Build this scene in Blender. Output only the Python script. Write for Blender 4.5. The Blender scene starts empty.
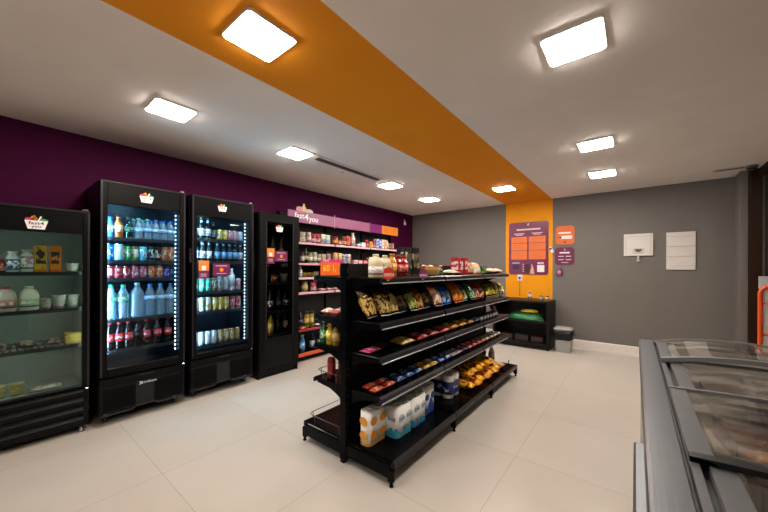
import bpy, bmesh, math, random
from mathutils import Vector, Matrix
random.seed(7)
PI = math.pi
SC = bpy.context.scene
COL = SC.collection

# ------------------------------------------------------------------ materials
def lin(c):
    if isinstance(c, str):
        c = [int(c[i:i+2], 16) for i in (0, 2, 4)]
    out = []
    for v in c[:3]:
        v = v / 255.0
        out.append(v / 12.92 if v <= 0.04045 else ((v + 0.055) / 1.055) ** 2.4)
    return (*out, 1.0)

MATS = {}
def newmat(name):
    m = bpy.data.materials.new(name); m.use_nodes = True
    nt = m.node_tree; nt.nodes.clear()
    out = nt.nodes.new('ShaderNodeOutputMaterial')
    return m, nt, out

def nd(nt, t, **kw):
    n = nt.nodes.new(t)
    for k, v in kw.items():
        setattr(n, k, v)
    return n

def mix_rgb(nt, fac, a, b):
    n = nd(nt, 'ShaderNodeMix', data_type='RGBA')
    for sock, val in ((n.inputs[0], fac), (n.inputs[6], a), (n.inputs[7], b)):
        if hasattr(val, 'is_linked'):
            nt.links.new(val, sock)
        else:
            sock.default_value = val
    return n.outputs[2]

def math_n(nt, op, a, b=0.0):
    n = nd(nt, 'ShaderNodeMath', operation=op)
    for i, val in enumerate((a, b)):
        if hasattr(val, 'is_linked'):
            nt.links.new(val, n.inputs[i])
        else:
            n.inputs[i].default_value = val
    return n.outputs[0]

def princ(nt, out, rough, metal=0, spec=0.5, coat=0):
    p = nd(nt, 'ShaderNodeBsdfPrincipled')
    p.inputs['Roughness'].default_value = rough
    p.inputs['Metallic'].default_value = metal
    p.inputs['Specular IOR Level'].default_value = spec
    p.inputs['Coat Weight'].default_value = coat
    nt.links.new(p.outputs[0], out.inputs[0])
    return p

def pm(col, rough=.5, metal=0, var=.08, scale=14, spec=.5, coat=0):
    """plain painted / plastic / metal surface with a little noise variation"""
    key = ('pm', str(col), rough, metal, var, scale, spec, coat)
    if key in MATS: return MATS[key]
    m, nt, out = newmat('surface')
    p = princ(nt, out, rough, metal, spec, coat)
    c = lin(col)
    tc = nd(nt, 'ShaderNodeTexCoord')
    no = nd(nt, 'ShaderNodeTexNoise'); no.inputs['Scale'].default_value = scale
    nt.links.new(tc.outputs['Object'], no.inputs['Vector'])
    d = tuple(x * (1 - var) for x in c[:3]) + (1,)
    l = tuple(min(1, x * (1 + var)) for x in c[:3]) + (1,)
    nt.links.new(mix_rgb(nt, no.outputs[0], d, l), p.inputs['Base Color'])
    MATS[key] = m
    return m

def packm(main, accent, logo='f4f0e8', lo=.35, hi=.72, thr=.55, scale=9, bottom=.16, rough=.35, axis=2, metal=0):
    """printed packaging: main colour, accent foot band, blotchy printed logo zone"""
    key = ('pk', main, accent, logo, lo, hi, thr, scale, bottom, rough, axis, metal)
    if key in MATS: return MATS[key]
    m, nt, out = newmat('printed_packaging')
    p = princ(nt, out, rough, metal)
    tc = nd(nt, 'ShaderNodeTexCoord')
    sp = nd(nt, 'ShaderNodeSeparateXYZ'); nt.links.new(tc.outputs['Generated'], sp.inputs[0])
    z = sp.outputs[axis]
    oi = nd(nt, 'ShaderNodeObjectInfo')
    ad = nd(nt, 'ShaderNodeVectorMath', operation='ADD')
    nt.links.new(tc.outputs['Generated'], ad.inputs[0])
    sc = math_n(nt, 'MULTIPLY', oi.outputs['Random'], 7.0)
    nt.links.new(sc, ad.inputs[1])
    no = nd(nt, 'ShaderNodeTexNoise'); no.inputs['Scale'].default_value = scale * .45
    no.inputs['Detail'].default_value = 1.5
    nt.links.new(ad.outputs[0], no.inputs['Vector'])
    inlogo = math_n(nt, 'MULTIPLY', math_n(nt, 'GREATER_THAN', z, lo), math_n(nt, 'LESS_THAN', z, hi))
    blot = math_n(nt, 'MULTIPLY', inlogo, math_n(nt, 'GREATER_THAN', no.outputs[0], thr))
    c = mix_rgb(nt, math_n(nt, 'LESS_THAN', z, bottom), lin(main), lin(accent))
    blot2 = math_n(nt, 'GREATER_THAN', no.outputs[0], .64)
    c = mix_rgb(nt, blot2, c, lin(accent))
    c = mix_rgb(nt, blot, c, lin(logo))
    nt.links.new(c, p.inputs['Base Color'])
    MATS[key] = m
    return m

def emis(col, s):
    key = ('em', str(col), s)
    if key in MATS: return MATS[key]
    m, nt, out = newmat('lamp_glow')
    e = nd(nt, 'ShaderNodeEmission'); e.inputs[0].default_value = col if len(col) == 4 and not isinstance(col, str) else lin(col)
    e.inputs[1].default_value = s
    nt.links.new(e.outputs[0], out.inputs[0])
    MATS[key] = m
    return m

def glassm(tint, rough=.02, ior=1.45, boost=0.0, diff=None, dfac=0.0):
    """thin pane / clear plastic: tinted see-through with Fresnel reflection"""
    key = ('gl', str(tint), rough, ior, boost, diff, dfac)
    if key in MATS: return MATS[key]
    m, nt, out = newmat('clear_pane')
    t = nd(nt, 'ShaderNodeBsdfTransparent'); t.inputs[0].default_value = lin(tint)
    base = t.outputs[0]
    if diff:
        d = nd(nt, 'ShaderNodeBsdfDiffuse'); d.inputs[0].default_value = lin(diff)
        mx = nd(nt, 'ShaderNodeMixShader'); mx.inputs[0].default_value = dfac if not isinstance(dfac, tuple) else 0
        if isinstance(dfac, tuple):      # frost stains on the pane
            ge0 = nd(nt, 'ShaderNodeNewGeometry')
            mp = nd(nt, 'ShaderNodeMapping'); mp.inputs['Scale'].default_value = (2.2, 4.2, 3)
            nt.links.new(ge0.outputs['Position'], mp.inputs[0])
            no = nd(nt, 'ShaderNodeTexNoise'); no.inputs['Scale'].default_value = 1.6; no.inputs['Detail'].default_value = 7; no.inputs['Roughness'].default_value = .62
            nt.links.new(mp.outputs[0], no.inputs['Vector'])
            mr = nd(nt, 'ShaderNodeMapRange'); nt.links.new(no.outputs[0], mr.inputs[0])
            mr.inputs[1].default_value = .47; mr.inputs[2].default_value = .66; mr.inputs[3].default_value = dfac[0]; mr.inputs[4].default_value = dfac[1]
            nt.links.new(mr.outputs[0], mx.inputs[0])
        nt.links.new(base, mx.inputs[1]); nt.links.new(d.outputs[0], mx.inputs[2]); base = mx.outputs[0]
    g = nd(nt, 'ShaderNodeBsdfGlossy'); g.inputs['Roughness'].default_value = rough
    fr = nd(nt, 'ShaderNodeFresnel'); fr.inputs[0].default_value = ior
    ge = nd(nt, 'ShaderNodeNewGeometry')
    front = math_n(nt, 'SUBTRACT', 1.0, ge.outputs['Backfacing'])
    fac = math_n(nt, 'MULTIPLY', math_n(nt, 'ADD', fr.outputs[0], boost), front)
    mx = nd(nt, 'ShaderNodeMixShader')
    nt.links.new(fac, mx.inputs[0]); nt.links.new(base, mx.inputs[1]); nt.links.new(g.outputs[0], mx.inputs[2])
    nt.links.new(mx.outputs[0], out.inputs[0])
    MATS[key] = m
    return m

def stripem(base, stripe, x0, x1, rough, bump=.0):
    """painted plaster with a painted stripe between two world X positions"""
    m, nt, out = newmat('painted_plaster')
    p = princ(nt, out, rough, 0, .12)
    g = nd(nt, 'ShaderNodeNewGeometry')
    sp = nd(nt, 'ShaderNodeSeparateXYZ'); nt.links.new(g.outputs['Position'], sp.inputs[0])
    no = nd(nt, 'ShaderNodeTexNoise'); no.inputs['Scale'].default_value = 3.0; no.inputs['Detail'].default_value = 5
    nt.links.new(g.outputs['Position'], no.inputs['Vector'])
    ins = math_n(nt, 'MULTIPLY', math_n(nt, 'GREATER_THAN', sp.outputs[0], x0), math_n(nt, 'LESS_THAN', sp.outputs[0], x1))
    c = mix_rgb(nt, ins, lin(base), lin(stripe))
    dk = nd(nt, 'ShaderNodeMapRange'); nt.links.new(no.outputs[0], dk.inputs[0]); dk.inputs[3].default_value = .93; dk.inputs[4].default_value = 1.05
    vm = nd(nt, 'ShaderNodeVectorMath', operation='SCALE')
    nt.links.new(c, vm.inputs[0]); nt.links.new(dk.outputs[0], vm.inputs['Scale'])
    nt.links.new(vm.outputs[0], p.inputs['Base Color'])
    return m

def tilem():
    m, nt, out = newmat('beige_floor_tile')
    p = princ(nt, out, .33, 0, .35)
    g = nd(nt, 'ShaderNodeNewGeometry')
    mp = nd(nt, 'ShaderNodeMapping'); mp.inputs['Location'].default_value = (.697 + .907 * 10, -2.47 + .86 * 10, 0)
    nt.links.new(g.outputs['Position'], mp.inputs[0])
    br = nd(nt, 'ShaderNodeTexBrick', offset=0.0)
    br.inputs['Scale'].default_value = 1.0
    br.inputs['Brick Width'].default_value = .907; br.inputs['Row Height'].default_value = .86
    br.inputs['Mortar Size'].default_value = .0022; br.inputs['Mortar Smooth'].default_value = .3
    br.inputs['Color1'].default_value = lin('c4bcb2'); br.inputs['Color2'].default_value = lin('c1b8ad')
    br.inputs['Mortar'].default_value = lin('9f958a')
    nt.links.new(mp.outputs[0], br.inputs['Vector'])
    no = nd(nt, 'ShaderNodeTexNoise'); no.inputs['Scale'].default_value = 2.2; no.inputs['Detail'].default_value = 6
    nt.links.new(g.outputs['Position'], no.inputs['Vector'])
    dk = nd(nt, 'ShaderNodeMapRange'); nt.links.new(no.outputs[0], dk.inputs[0]); dk.inputs[3].default_value = .9; dk.inputs[4].default_value = 1.06
    vm = nd(nt, 'ShaderNodeVectorMath', operation='SCALE')
    nt.links.new(br.outputs[0], vm.inputs[0]); nt.links.new(dk.outputs[0], vm.inputs['Scale'])
    nt.links.new(vm.outputs[0], p.inputs['Base Color'])
    return m

def woodm(c1, c2):
    m, nt, out = newmat('dark_wood')
    p = princ(nt, out, .45, 0, .2)
    tc = nd(nt, 'ShaderNodeTexCoord')
    mp = nd(nt, 'ShaderNodeMapping'); mp.inputs['Scale'].default_value = (14, 14, 1.2)
    nt.links.new(tc.outputs['Object'], mp.inputs[0])
    no = nd(nt, 'ShaderNodeTexNoise'); no.inputs['Scale'].default_value = 3; no.inputs['Detail'].default_value = 6
    nt.links.new(mp.outputs[0], no.inputs['Vector'])
    nt.links.new(mix_rgb(nt, no.outputs[0], lin(c1), lin(c2)), p.inputs['Base Color'])
    return m

def steelm():
    m, nt, out = newmat('brushed_steel')
    p = princ(nt, out, .34, .9)
    tc = nd(nt, 'ShaderNodeTexCoord')
    mp = nd(nt, 'ShaderNodeMapping'); mp.inputs['Scale'].default_value = (220, 1.5, 60)
    nt.links.new(tc.outputs['Object'], mp.inputs[0])
    no = nd(nt, 'ShaderNodeTexNoise'); no.inputs['Scale'].default_value = 2; no.inputs['Detail'].default_value = 3
    nt.links.new(mp.outputs[0], no.inputs['Vector'])
    nt.links.new(mix_rgb(nt, no.outputs[0], lin('6b6d72'), lin('86888d')), p.inputs['Base Color'])
    r = nd(nt, 'ShaderNodeMapRange'); nt.links.new(no.outputs[0], r.inputs[0]); r.inputs[3].default_value = .26; r.inputs[4].default_value = .42
    nt.links.new(r.outputs[0], p.inputs['Roughness'])
    return m

def frostm():
    m, nt, out = newmat('frosty_liner')
    p = princ(nt, out, .8)
    tc = nd(nt, 'ShaderNodeTexCoord')
    no = nd(nt, 'ShaderNodeTexNoise'); no.inputs['Scale'].default_value = 9; no.inputs['Detail'].default_value = 6
    nt.links.new(tc.outputs['Object'], no.inputs['Vector'])
    nt.links.new(mix_rgb(nt, no.outputs[0], lin('a89c90'), lin('efe9e0')), p.inputs['Base Color'])
    return m

BLACK = lambda: pm('0b0a0c', .36, 0, .1, spec=.12)
BLACKP = lambda: pm('060607', .24, 0, .1, spec=.07)
# ------------------------------------------------------------------ mesh builder
class MB:
    def __init__(s): s.v = []; s.f = []; s.mi = []; s.sm = []
    def add(s, vs, fs, m=0, smooth=False):
        o = len(s.v); s.v += [tuple(v) for v in vs]
        for f in fs:
            s.f.append([i + o for i in f]); s.mi.append(m); s.sm.append(smooth)
        return s
    def box(s, a, b, c=0, m=0):
        x0, x1 = sorted((a[0], b[0])); y0, y1 = sorted((a[1], b[1])); z0, z1 = sorted((a[2], b[2]))
        if c <= 0:
            vs = [(x, y, z) for x in (x0, x1) for y in (y0, y1) for z in (z0, z1)]
            return s.add(vs, [(0, 1, 3, 2), (4, 6, 7, 5), (0, 4, 5, 1), (2, 3, 7, 6), (0, 2, 6, 4), (1, 5, 7, 3)], m)
        c = min(c, (x1 - x0) * .45, (y1 - y0) * .45, (z1 - z0) * .45)
        bm = bmesh.new()
        pts = []
        for sx in (0, 1):
            for sy in (0, 1):
                for sz in (0, 1):
                    X = (x0, x1)[sx]; Y = (y0, y1)[sy]; Z = (z0, z1)[sz]
                    dx = c if sx == 0 else -c; dy = c if sy == 0 else -c; dz = c if sz == 0 else -c
                    pts += [(X, Y + dy, Z + dz), (X + dx, Y, Z + dz), (X + dx, Y + dy, Z)]
        bv = [bm.verts.new(p) for p in pts]
        r = bmesh.ops.convex_hull(bm, input=bv)
        bm.verts.index_update()
        vs = [v.co[:] for v in bm.verts]; fs = [[v.index for v in f.verts] for f in bm.faces]
        bm.free()
        return s.add(vs, fs, m)
    def lathe(s, prof, n=16, o=(0, 0, 0), m=0, smooth=True, sx=1, sy=1):
        vs = []; fs = []; k = len(prof)
        for r, z in prof:
            for j in range(n):
                a = 2 * PI * j / n
                vs.append((o[0] + r * math.cos(a) * sx, o[1] + r * math.sin(a) * sy, o[2] + z))
        for i in range(k - 1):
            for j in range(n):
                j2 = (j + 1) % n
                fs.append((i * n + j, i * n + j2, (i + 1) * n + j2, (i + 1) * n + j))
        if prof[0][0] > 0: fs.append(tuple(range(n))[::-1])
        if prof[-1][0] > 0: fs.append(tuple(range((k - 1) * n, k * n)))
        return s.add(vs, fs, m, smooth)
    def ring(s, r0, r1, z0, z1, n=16, m=0, sx=1, sy=1):
        return s.lathe([(r0, z0), (r1, z0), (r1, z1), (r0, z1), (r0, z0)], n, m=m, sx=sx, sy=sy) if False else s._ring(r0, r1, z0, z1, n, m, sx, sy)
    def _ring(s, r0, r1, z0, z1, n, m, sx, sy):
        vs = []; fs = []
        P = [(r0, z0), (r1, z0), (r1, z1), (r0, z1)]
        for r, z in P:
            for j in range(n):
                a = 2 * PI * j / n; vs.append((r * math.cos(a) * sx, r * math.sin(a) * sy, z))
        for i in range(4):
            i2 = (i + 1) % 4
            for j in range(n):
                j2 = (j + 1) % n
                fs.append((i * n + j, i * n + j2, i2 * n + j2, i2 * n + j))
        return s.add(vs, fs, m, True)
    def tube(s, pts, r, n=8, m=0, closed=False):
        pts = [Vector(p) for p in pts]; k = len(pts); vs = []; fs = []
        up = Vector((0, 0, 1))
        prev = None
        for i, p in enumerate(pts):
            if closed: t = (pts[(i + 1) % k] - pts[i - 1]).normalized()
            else: t = (pts[min(i + 1, k - 1)] - pts[max(i - 1, 0)]).normalized()
            if prev is None:
                a = t.cross(up) if abs(t.z) < .9 else t.cross(Vector((1, 0, 0)))
            else:
                a = prev - t * prev.dot(t)
            a.normalize(); prev = a; b = t.cross(a)
            for j in range(n):
                an = 2 * PI * j / n; vs.append(tuple(p + a * (r * math.cos(an)) + b * (r * math.sin(an))))
        for i in range(k if closed else k - 1):
            i2 = (i + 1) % k
            for j in range(n):
                j2 = (j + 1) % n
                fs.append((i * n + j, i * n + j2, i2 * n + j2, i2 * n + j))
        if not closed:
            fs.append(tuple(range(n))[::-1]); fs.append(tuple(range((k - 1) * n, k * n)))
        return s.add(vs, fs, m, True)
    def prism(s, poly, ax, a, b, m=0, smooth=False):
        n = len(poly); vs = []
        for t in (a, b):
            for p, q in poly:
                vs.append({'X': (t, p, q), 'Y': (p, t, q), 'Z': (p, q, t)}[ax])
        fs = [(i, (i + 1) % n, n + (i + 1) % n, n + i) for i in range(n)]
        s.add(vs, fs, m, smooth)
        s.add(vs, [tuple(range(n))[::-1], tuple(range(n, 2 * n))], m, False)
        return s
    def build(s, name, mats, org=(0, 0, 0), recalc=True):
        me = bpy.data.meshes.new(name)
        ox, oy, oz = org
        me.from_pydata([(x - ox, y - oy, z - oz) for x, y, z in s.v], [], s.f)
        for mt in (mats if isinstance(mats, (list, tuple)) else [mats]): me.materials.append(mt)
        me.polygons.foreach_set('material_index', s.mi)
        me.polygons.foreach_set('use_smooth', s.sm)
        if recalc:
            bm = bmesh.new(); bm.from_mesh(me)
            bmesh.ops.remove_doubles(bm, verts=bm.verts, dist=1e-6)
            bmesh.ops.recalc_face_normals(bm, faces=bm.faces); bm.to_mesh(me); bm.free()
        me.update()
        return me

def rrect(x0, y0, x1, y1, r, n=5):
    pts = []
    for cx, cy, a0 in ((x1 - r, y0 + r, -PI / 2), (x1 - r, y1 - r, 0), (x0 + r, y1 - r, PI / 2), (x0 + r, y0 + r, PI)):
        for i in range(n + 1):
            a = a0 + PI / 2 * i / n; pts.append((cx + r * math.cos(a), cy + r * math.sin(a)))
    return pts

TEXT = {}
def text2d(txt, size, ex=.0):
    """2D lettering as (verts, faces), centred"""
    key = (txt,)
    if key not in TEXT:
        cu = bpy.data.curves.new('lettering', 'FONT'); cu.body = txt; cu.size = 1; cu.align_x = 'CENTER'; cu.align_y = 'CENTER'
        cu.resolution_u = 2; cu.offset = .012
        ob = bpy.data.objects.new('lettering', cu); COL.objects.link(ob)
        dg = bpy.context.evaluated_depsgraph_get()
        me = bpy.data.meshes.new_from_object(ob.evaluated_get(dg))
        TEXT[key] = ([(v.co.x, v.co.y) for v in me.vertices], [list(p.vertices) for p in me.polygons])
        bpy.data.objects.remove(ob); bpy.data.curves.remove(cu); bpy.data.meshes.remove(me)
    v, f = TEXT[key]
    return [(x * size, y * size) for x, y in v], f

def add_text(mb, txt, size, ax, at, u, w, m=0, wid=None, off=0):
    """flat lettering on a plane X=at (reads towards +Y) or Y=at (reads towards +X)"""
    v, f = text2d(txt, size)
    if wid:
        ww = max(x for x, y in v) - min(x for x, y in v); k = wid / ww
        v = [(x * k, y) for x, y in v]
    if ax == 'X': vs = [(at, u + x, w + y) for x, y in v]
    else: vs = [(u + x, at, w + y) for x, y in v]
    mb.add(vs, f, m)

# ------------------------------------------------------------------ objects
def link(o): COL.objects.link(o); return o
class Thing:
    def __init__(s, name, label, cat, loc=(0, 0, 0), group=None, kind=None):
        o = bpy.data.objects.new(name, None); o.empty_display_size = .05
        o.location = loc; link(o); s.o = o; s.loc = loc
        o['label'] = label; o['category'] = cat
        if group: o['group'] = group
        if kind: o['kind'] = kind
    def part(s, name, mb, mat, parent=None, label=None, recalc=True):
        me = mb.build(name, mat, s.loc, recalc)
        o = link(bpy.data.objects.new(name, me)); o.parent = parent or s.o
        if label: o['label'] = label
        return o
def single(name, mb, mat, label, cat, loc=(0, 0, 0), group=None, kind=None):
    o = link(bpy.data.objects.new(name, mb.build(name, mat, loc))); o.location = loc
    o['label'] = label; o['category'] = cat
    if group: o['group'] = group
    if kind: o['kind'] = kind
    return o
def struct(name, mb, mat, label, cat):
    return single(name, mb, mat, label, cat, kind='structure')

# ------------------------------------------------------------------ room
XL, XR, YF, YB, H = -4.285, 1.28, -2.2, 6.517, 2.708
def slab(a, b): return MB().box(a, b)
struct('floor', slab((XL - .1, YF - .1, -.1), (2.9, YB + .1, 0)), tilem(), 'beige large format floor tiles with thin grout lines', 'floor')
struct('ceiling', slab((XL - .1, YF - .1, H), (2.9, YB + .1, H + .1)), stripem('f4ece6', 'ee9826', -2.05, -1.205, .8), 'white ceiling with a wide orange painted stripe', 'ceiling')
struct('wall_left', slab((XL - .1, YF, 0), (XL, YB, H)), stripem('460634', '460634', 9, 10, .7), 'deep purple wall behind the coolers', 'wall')
struct('wall_back', slab((XL, YB, 0), (2.9, YB + .1, H)), stripem('75706b', 'ec9a1a', -2.04, -1.195, .62), 'grey far wall with an orange painted stripe', 'wall')
struct('wall_front', slab((XL, YF - .1, 0), (2.9, YF, H)), stripem('e4ded8', 'e4ded8', 9, 10, .6), 'unseen wall behind the camera, made pale to bounce light', 'wall')  # unseen wall, pale so it bounces more light onto the ceiling
struct('wall_right', slab((2.8, YF, 0), (2.9, YB, H)), stripem('6e665f', '6e665f', 9, 10, .6), 'grey wall beyond the glazed shop front', 'wall')
struct('wall_pilaster', MB().box((1.085, 6.2, 0), (1.16, YB, H), .004), stripem('75706b', '75706b', 9, 10, .6), 'narrow grey pilaster at right end of the far wall', 'wall')
struct('baseboard_back', MB().prism([(YB, 0), (YB, .16), (YB - .008, .16), (YB - .014, .15), (YB - .014, 0)], 'X', XL + .02, 1.085), pm('e2dad4', .4), 'white baseboard along the grey far wall', 'baseboard')
struct('baseboard_left', MB().prism([(XL, 0), (XL, .11), (XL + .008, .11), (XL + .014, .1), (XL + .014, 0)], 'Y', YF, YB - .02), pm('e2dad4', .4), 'white baseboard along the purple wall', 'baseboard')
WOOD = woodm('1c0d06', '341c0d')
struct('trim_1', MB().box((1.162, 6.14, 0), (1.27, 6.24, H - .002), .004), WOOD, 'dark brown wooden corner post of the shop front', 'post')
struct('trim_2', MB().box((1.235, YF, 2.6), (1.33, 6.13, H - .002), .004), WOOD, 'dark brown wooden header beam over the shop front', 'beam')
struct('window_1', MB().box((1.285, YF, .02), (1.295, 6.13, 2.598)), glassm('d8dcd8', .02, 1.45), 'glass shop front pane on the right', 'window')
struct('trim_3', MB().box((1.25, YF, 0), (1.33, 6.13, .018)).box((1.25, 4.05, .018), (1.33, 4.12, 2.598), .004), WOOD, 'dark brown sill and mullion of the shop front', 'frame')

# ------------------------------------------------------------------ ceiling fixtures
LAMP = emis((1.0, .91, .82, 1), 62.0)
lamps = [(-3.0, .95, 'ceiling light above the second cooler'), (-3.01, 2.17, 'ceiling light above the black bottle cabinet'),
         (-3.0, 3.925, 'ceiling light beyond the ceiling air unit'), (-3.015, 5.16, 'ceiling light near the purple corner'),
         (-1.66, .957, 'nearest ceiling light on the orange stripe'), (-1.66, 5.19, 'far ceiling light on the orange stripe'),
         (-.28, 2.1, 'large near ceiling light right of the orange stripe'), (-.325, 3.93, 'middle ceiling light right of the orange stripe'),
         (-.35, 5.19, 'far ceiling light right of the orange stripe, nearest the grey wall')]
for x, y, lb in lamps:
    t = Thing('ceiling_light', 'square white ' + lb, 'ceiling light', (x, y, H - .03), 'square ceiling lights')
    h = .149
    fr = MB().prism(rrect(x - h, y - h, x + h, y + h, .02), 'Z', H - .016, H - .0005)
    t.part('housing', fr, pm('f0ece6', .5))
    t.part('diffuser', MB().prism(rrect(x - .139, y - .139, x + .139, y + .139, .02), 'Z', H - .0215, H - .0162), LAMP)
for lx, ly, lb in ((-.28, -.6, 'right'),):  # unseen lamp, added to raise the bounce light on the ceiling
    t = Thing('ceiling_light', f'square white ceiling light, added unseen behind the camera', 'ceiling light', (lx, ly, H - .03), 'square ceiling lights')
    t.part('housing', MB().prism(rrect(lx - .149, ly - .149, lx + .149, ly + .149, .02), 'Z', H - .016, H - .0005), pm('f0ece6', .5))
    t.part('diffuser', MB().prism(rrect(lx - .139, ly - .139, lx + .139, ly + .139, .02), 'Z', H - .0215, H - .0162), LAMP)
t = Thing('ceiling_light', 'square white ceiling light, added unseen outside beyond the shop front glass', 'ceiling light', (2.1, 4.6, H - .03), 'square ceiling lights')  # unseen lamp, added to brighten the space behind the glass
t.part('housing', MB().prism(rrect(1.951, 4.451, 2.249, 4.749, .02), 'Z', H - .016, H - .0005), pm('f0ece6', .5))
t.part('diffuser', MB().prism(rrect(1.961, 4.461, 2.239, 4.739, .02), 'Z', H - .0215, H - .0162), LAMP)
t = Thing('ceiling_air_unit', 'white one-way ceiling air unit with a dark slot between ceiling lights', 'air conditioner', (-3.13, 2.95, H - .012))
t.part('panel', MB().box((-3.37, 2.3, H - .012), (-2.86, 3.66, H - .0005), .006), pm('eae2da', .5))
t.part('outlet_slot', MB().box((-2.98, 2.42, H - .016), (-2.9, 3.56, H - .0125)), pm('2c2622', .6))
sl = MB()
for i in range(3): sl.box((-2.975 + .025 * i, 2.43, H - .02), (-2.965 + .025 * i, 3.55, H - .0165))
t.part('louver', sl, pm('6d6560', .5))
t.part('badge', MB().box((-3.1, 2.96, H - .014), (-3.08, 3.0, H - .0123)), pm('777777', .5))
t = Thing('linear_air_grille', 'narrow slotted grille in ceiling beside the brown post', 'grille', (.96, 5.96, H - .01))
t.part('frame', MB().box((.8, 5.9, H - .008), (1.1, 6.03, H - .0005), .003), pm('cfc6be', .5))
t.part('slot', MB().box((.82, 5.945, H - .011), (1.08, 5.985, H - .0085)), pm('2b211a', .6))
t = Thing('dome_camera', 'small dark grey dome camera under ceiling by the brown post', 'camera', (1.14, 5.95, H - .03))
t.part('base', MB().lathe([(.055, 0), (.055, .028)], 20, (1.14, 5.95, H - .03)), pm('565250', .4))
t.part('dome', MB().lathe([(0, -.04), (.02, -.037), (.036, -.026), (.044, -.001)], 20, (1.14, 5.95, H - .03)), pm('1c1c1e', .15))
t = Thing('wall_sensor', 'small white sensor high on purple wall near corner', 'sensor', (XL + .03, 6.166, 2.45))
t.part('body', MB().box((XL + .0005, 6.13, 2.43), (XL + .035, 6.2, 2.51), .012), pm('e8e4e0', .4))
t.part('bracket', MB().box((XL + .0005, 6.15, 2.512), (XL + .02, 6.175, 2.565), .004), pm('cfcac6', .4))

# ------------------------------------------------------------------ product prototypes
PROT = {}
def P(fn, *a, **k):
    key = (fn.__name__, repr(a), repr(sorted(k.items())))
    if key not in PROT:
        PROT[key] = fn(*a, **k)
    return PROT[key]
def put(name, proto, loc, label, cat, group=None, rz=0, tilt=0, roll=0, s=1):
    o = bpy.data.objects.new(name, None); o.empty_display_size = .03
    o.location = loc; o.rotation_euler = (roll, tilt, rz); o.scale = (s, s, s)
    link(o); o['label'] = label; o['category'] = cat
    if group: o['group'] = group
    for pn, me, subs in proto:
        c = link(bpy.data.objects.new(pn, me)); c.parent = o
        for sn, sm in subs:
            d = link(bpy.data.objects.new(sn, sm)); d.parent = c
    return o

CHROME = lambda: pm('c8c8cc', .25, 1)
def can(r, h, main, accent, logo='f4f0e8', metal=.35):
    b = MB().lathe([(r * .78, 0), (r, .009), (r, h - .016), (r * .84, h - .003)], 16)
    l = MB().lathe([(r * .84, h - .003), (r * .86, h), (r * .8, h), (r * .77, h - .004), (0, h - .004)], 16)
    l.box((-.004, -.009, h - .004), (.010, .009, h - .0015))
    return [('body', b.build('body', packm(main, accent, logo, .25, .8, .52, 7, .08, .3, metal=metal)), []), ('lid', l.build('lid', CHROME()), [])]
def bottle(r, h, body, label, cap, l0=.28, l1=.52, nr=.4, sh=.6, clear=None, txt=None):
    n = 16; nr = r * nr
    bm_ = glassm(clear, .08, 1.5, .06, body, .26) if clear else pm(body, .12, 0, .12)
    side = [(r, h * sh * .5), (r * .96, h * sh * .55), (r, h * sh * .6)]
    if clear:
        side = []; q = int(h * sh / .022)
        for k in range(q): side += [(r, r * .3 + (h * sh - r * .4) * (k + .1) / q), (r * .95, r * .3 + (h * sh - r * .4) * (k + .55) / q)]
    b = MB().lathe([(r * .8, 0), (r, r * .25)] + side + [(r, h * sh), (r * .9, h * (sh + .07)), (r * .6, h * (sh + .17)), (nr, h * (sh + .25)), (nr, h * .94)], n)
    out = [('body', b.build('body', bm_), [])]
    if label:
        lm = packm(label[0], label[1], label[2], .15, .85, .5, 8, .08, .4) if isinstance(label, tuple) else pm(label, .4)
        lb = MB()._ring(r * .985, r * 1.02, h * l0, h * l1, n, 0, 1, 1)
        subs = []
        if txt:
            v, f = text2d(txt, h * (l1 - l0) * .55)
            k = (r * 2.1) / max(.001, max(x for x, y in v) - min(x for x, y in v))
            tv = [(r * 1.045 * math.cos(x * k / r), r * 1.045 * math.sin(x * k / r), h * (l0 + l1) / 2 + y) for x, y in v]
            subs = [('lettering', MB().add(tv, f).build('lettering', pm('f5f0ec', .5), recalc=False))]
        out.append(('label', lb.build('label', lm), subs))
    c = MB().lathe([(nr * 1.2, h * .925), (nr * 1.2, h * .99), (nr * 1.05, h)], 14)
    out.append(('cap', c.build('cap', pm(cap, .4)), []))
    return out
def beer(r, h, glass, label, cap='c9b87a'):
    b = MB().lathe([(r * .85, 0), (r, .008), (r, h * .54), (r * .92, h * .6), (r * .5, h * .72), (r * .4, h * .8), (r * .37, h * .96), (r * .42, h * .965)], 16)
    lb = MB()._ring(r * .98, r * 1.025, h * .15, h * .48, 16, 0, 1, 1)
    nk = MB()._ring(r * .37, r * .445, h * .78, h * .88, 12, 0, 1, 1)
    c = MB().lathe([(r * .46, h * .965), (r * .47, h * .98), (r * .36, h)], 12)
    lm = packm(label, 'c9c2b4', '777f94', .2, .8, .55, 9, .1, .4)
    return [('body', b.build('body', pm(glass, .1)), []), ('label', lb.build('label', lm), []), ('neck_label', nk.build('neck_label', lm), []), ('cap', c.build('cap', pm(cap, .3, .7)), [])]
def jar(r, h, body, label, lid, clear=None):
    bmx = glassm(clear, .03, 1.4, .02, body, .5) if clear else pm(body, .25)
    b = MB().lathe([(r * .9, 0), (r, .006), (r, h * .72), (r * .82, h * .82), (r * .8, h * .86)], 16)
    lb = MB()._ring(r * .98, r * 1.02, h * .15, h * .6, 16, 0, 1, 1)
    l = MB().lathe([(r * .88, h * .83), (r * .88, h * .985), (r * .8, h)], 16)
    return [('body', b.build('body', bmx), []), ('label', lb.build('label', packm(label[0], label[1], label[2])), []), ('lid', l.build('lid', pm(lid, .35)), [])]
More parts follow.
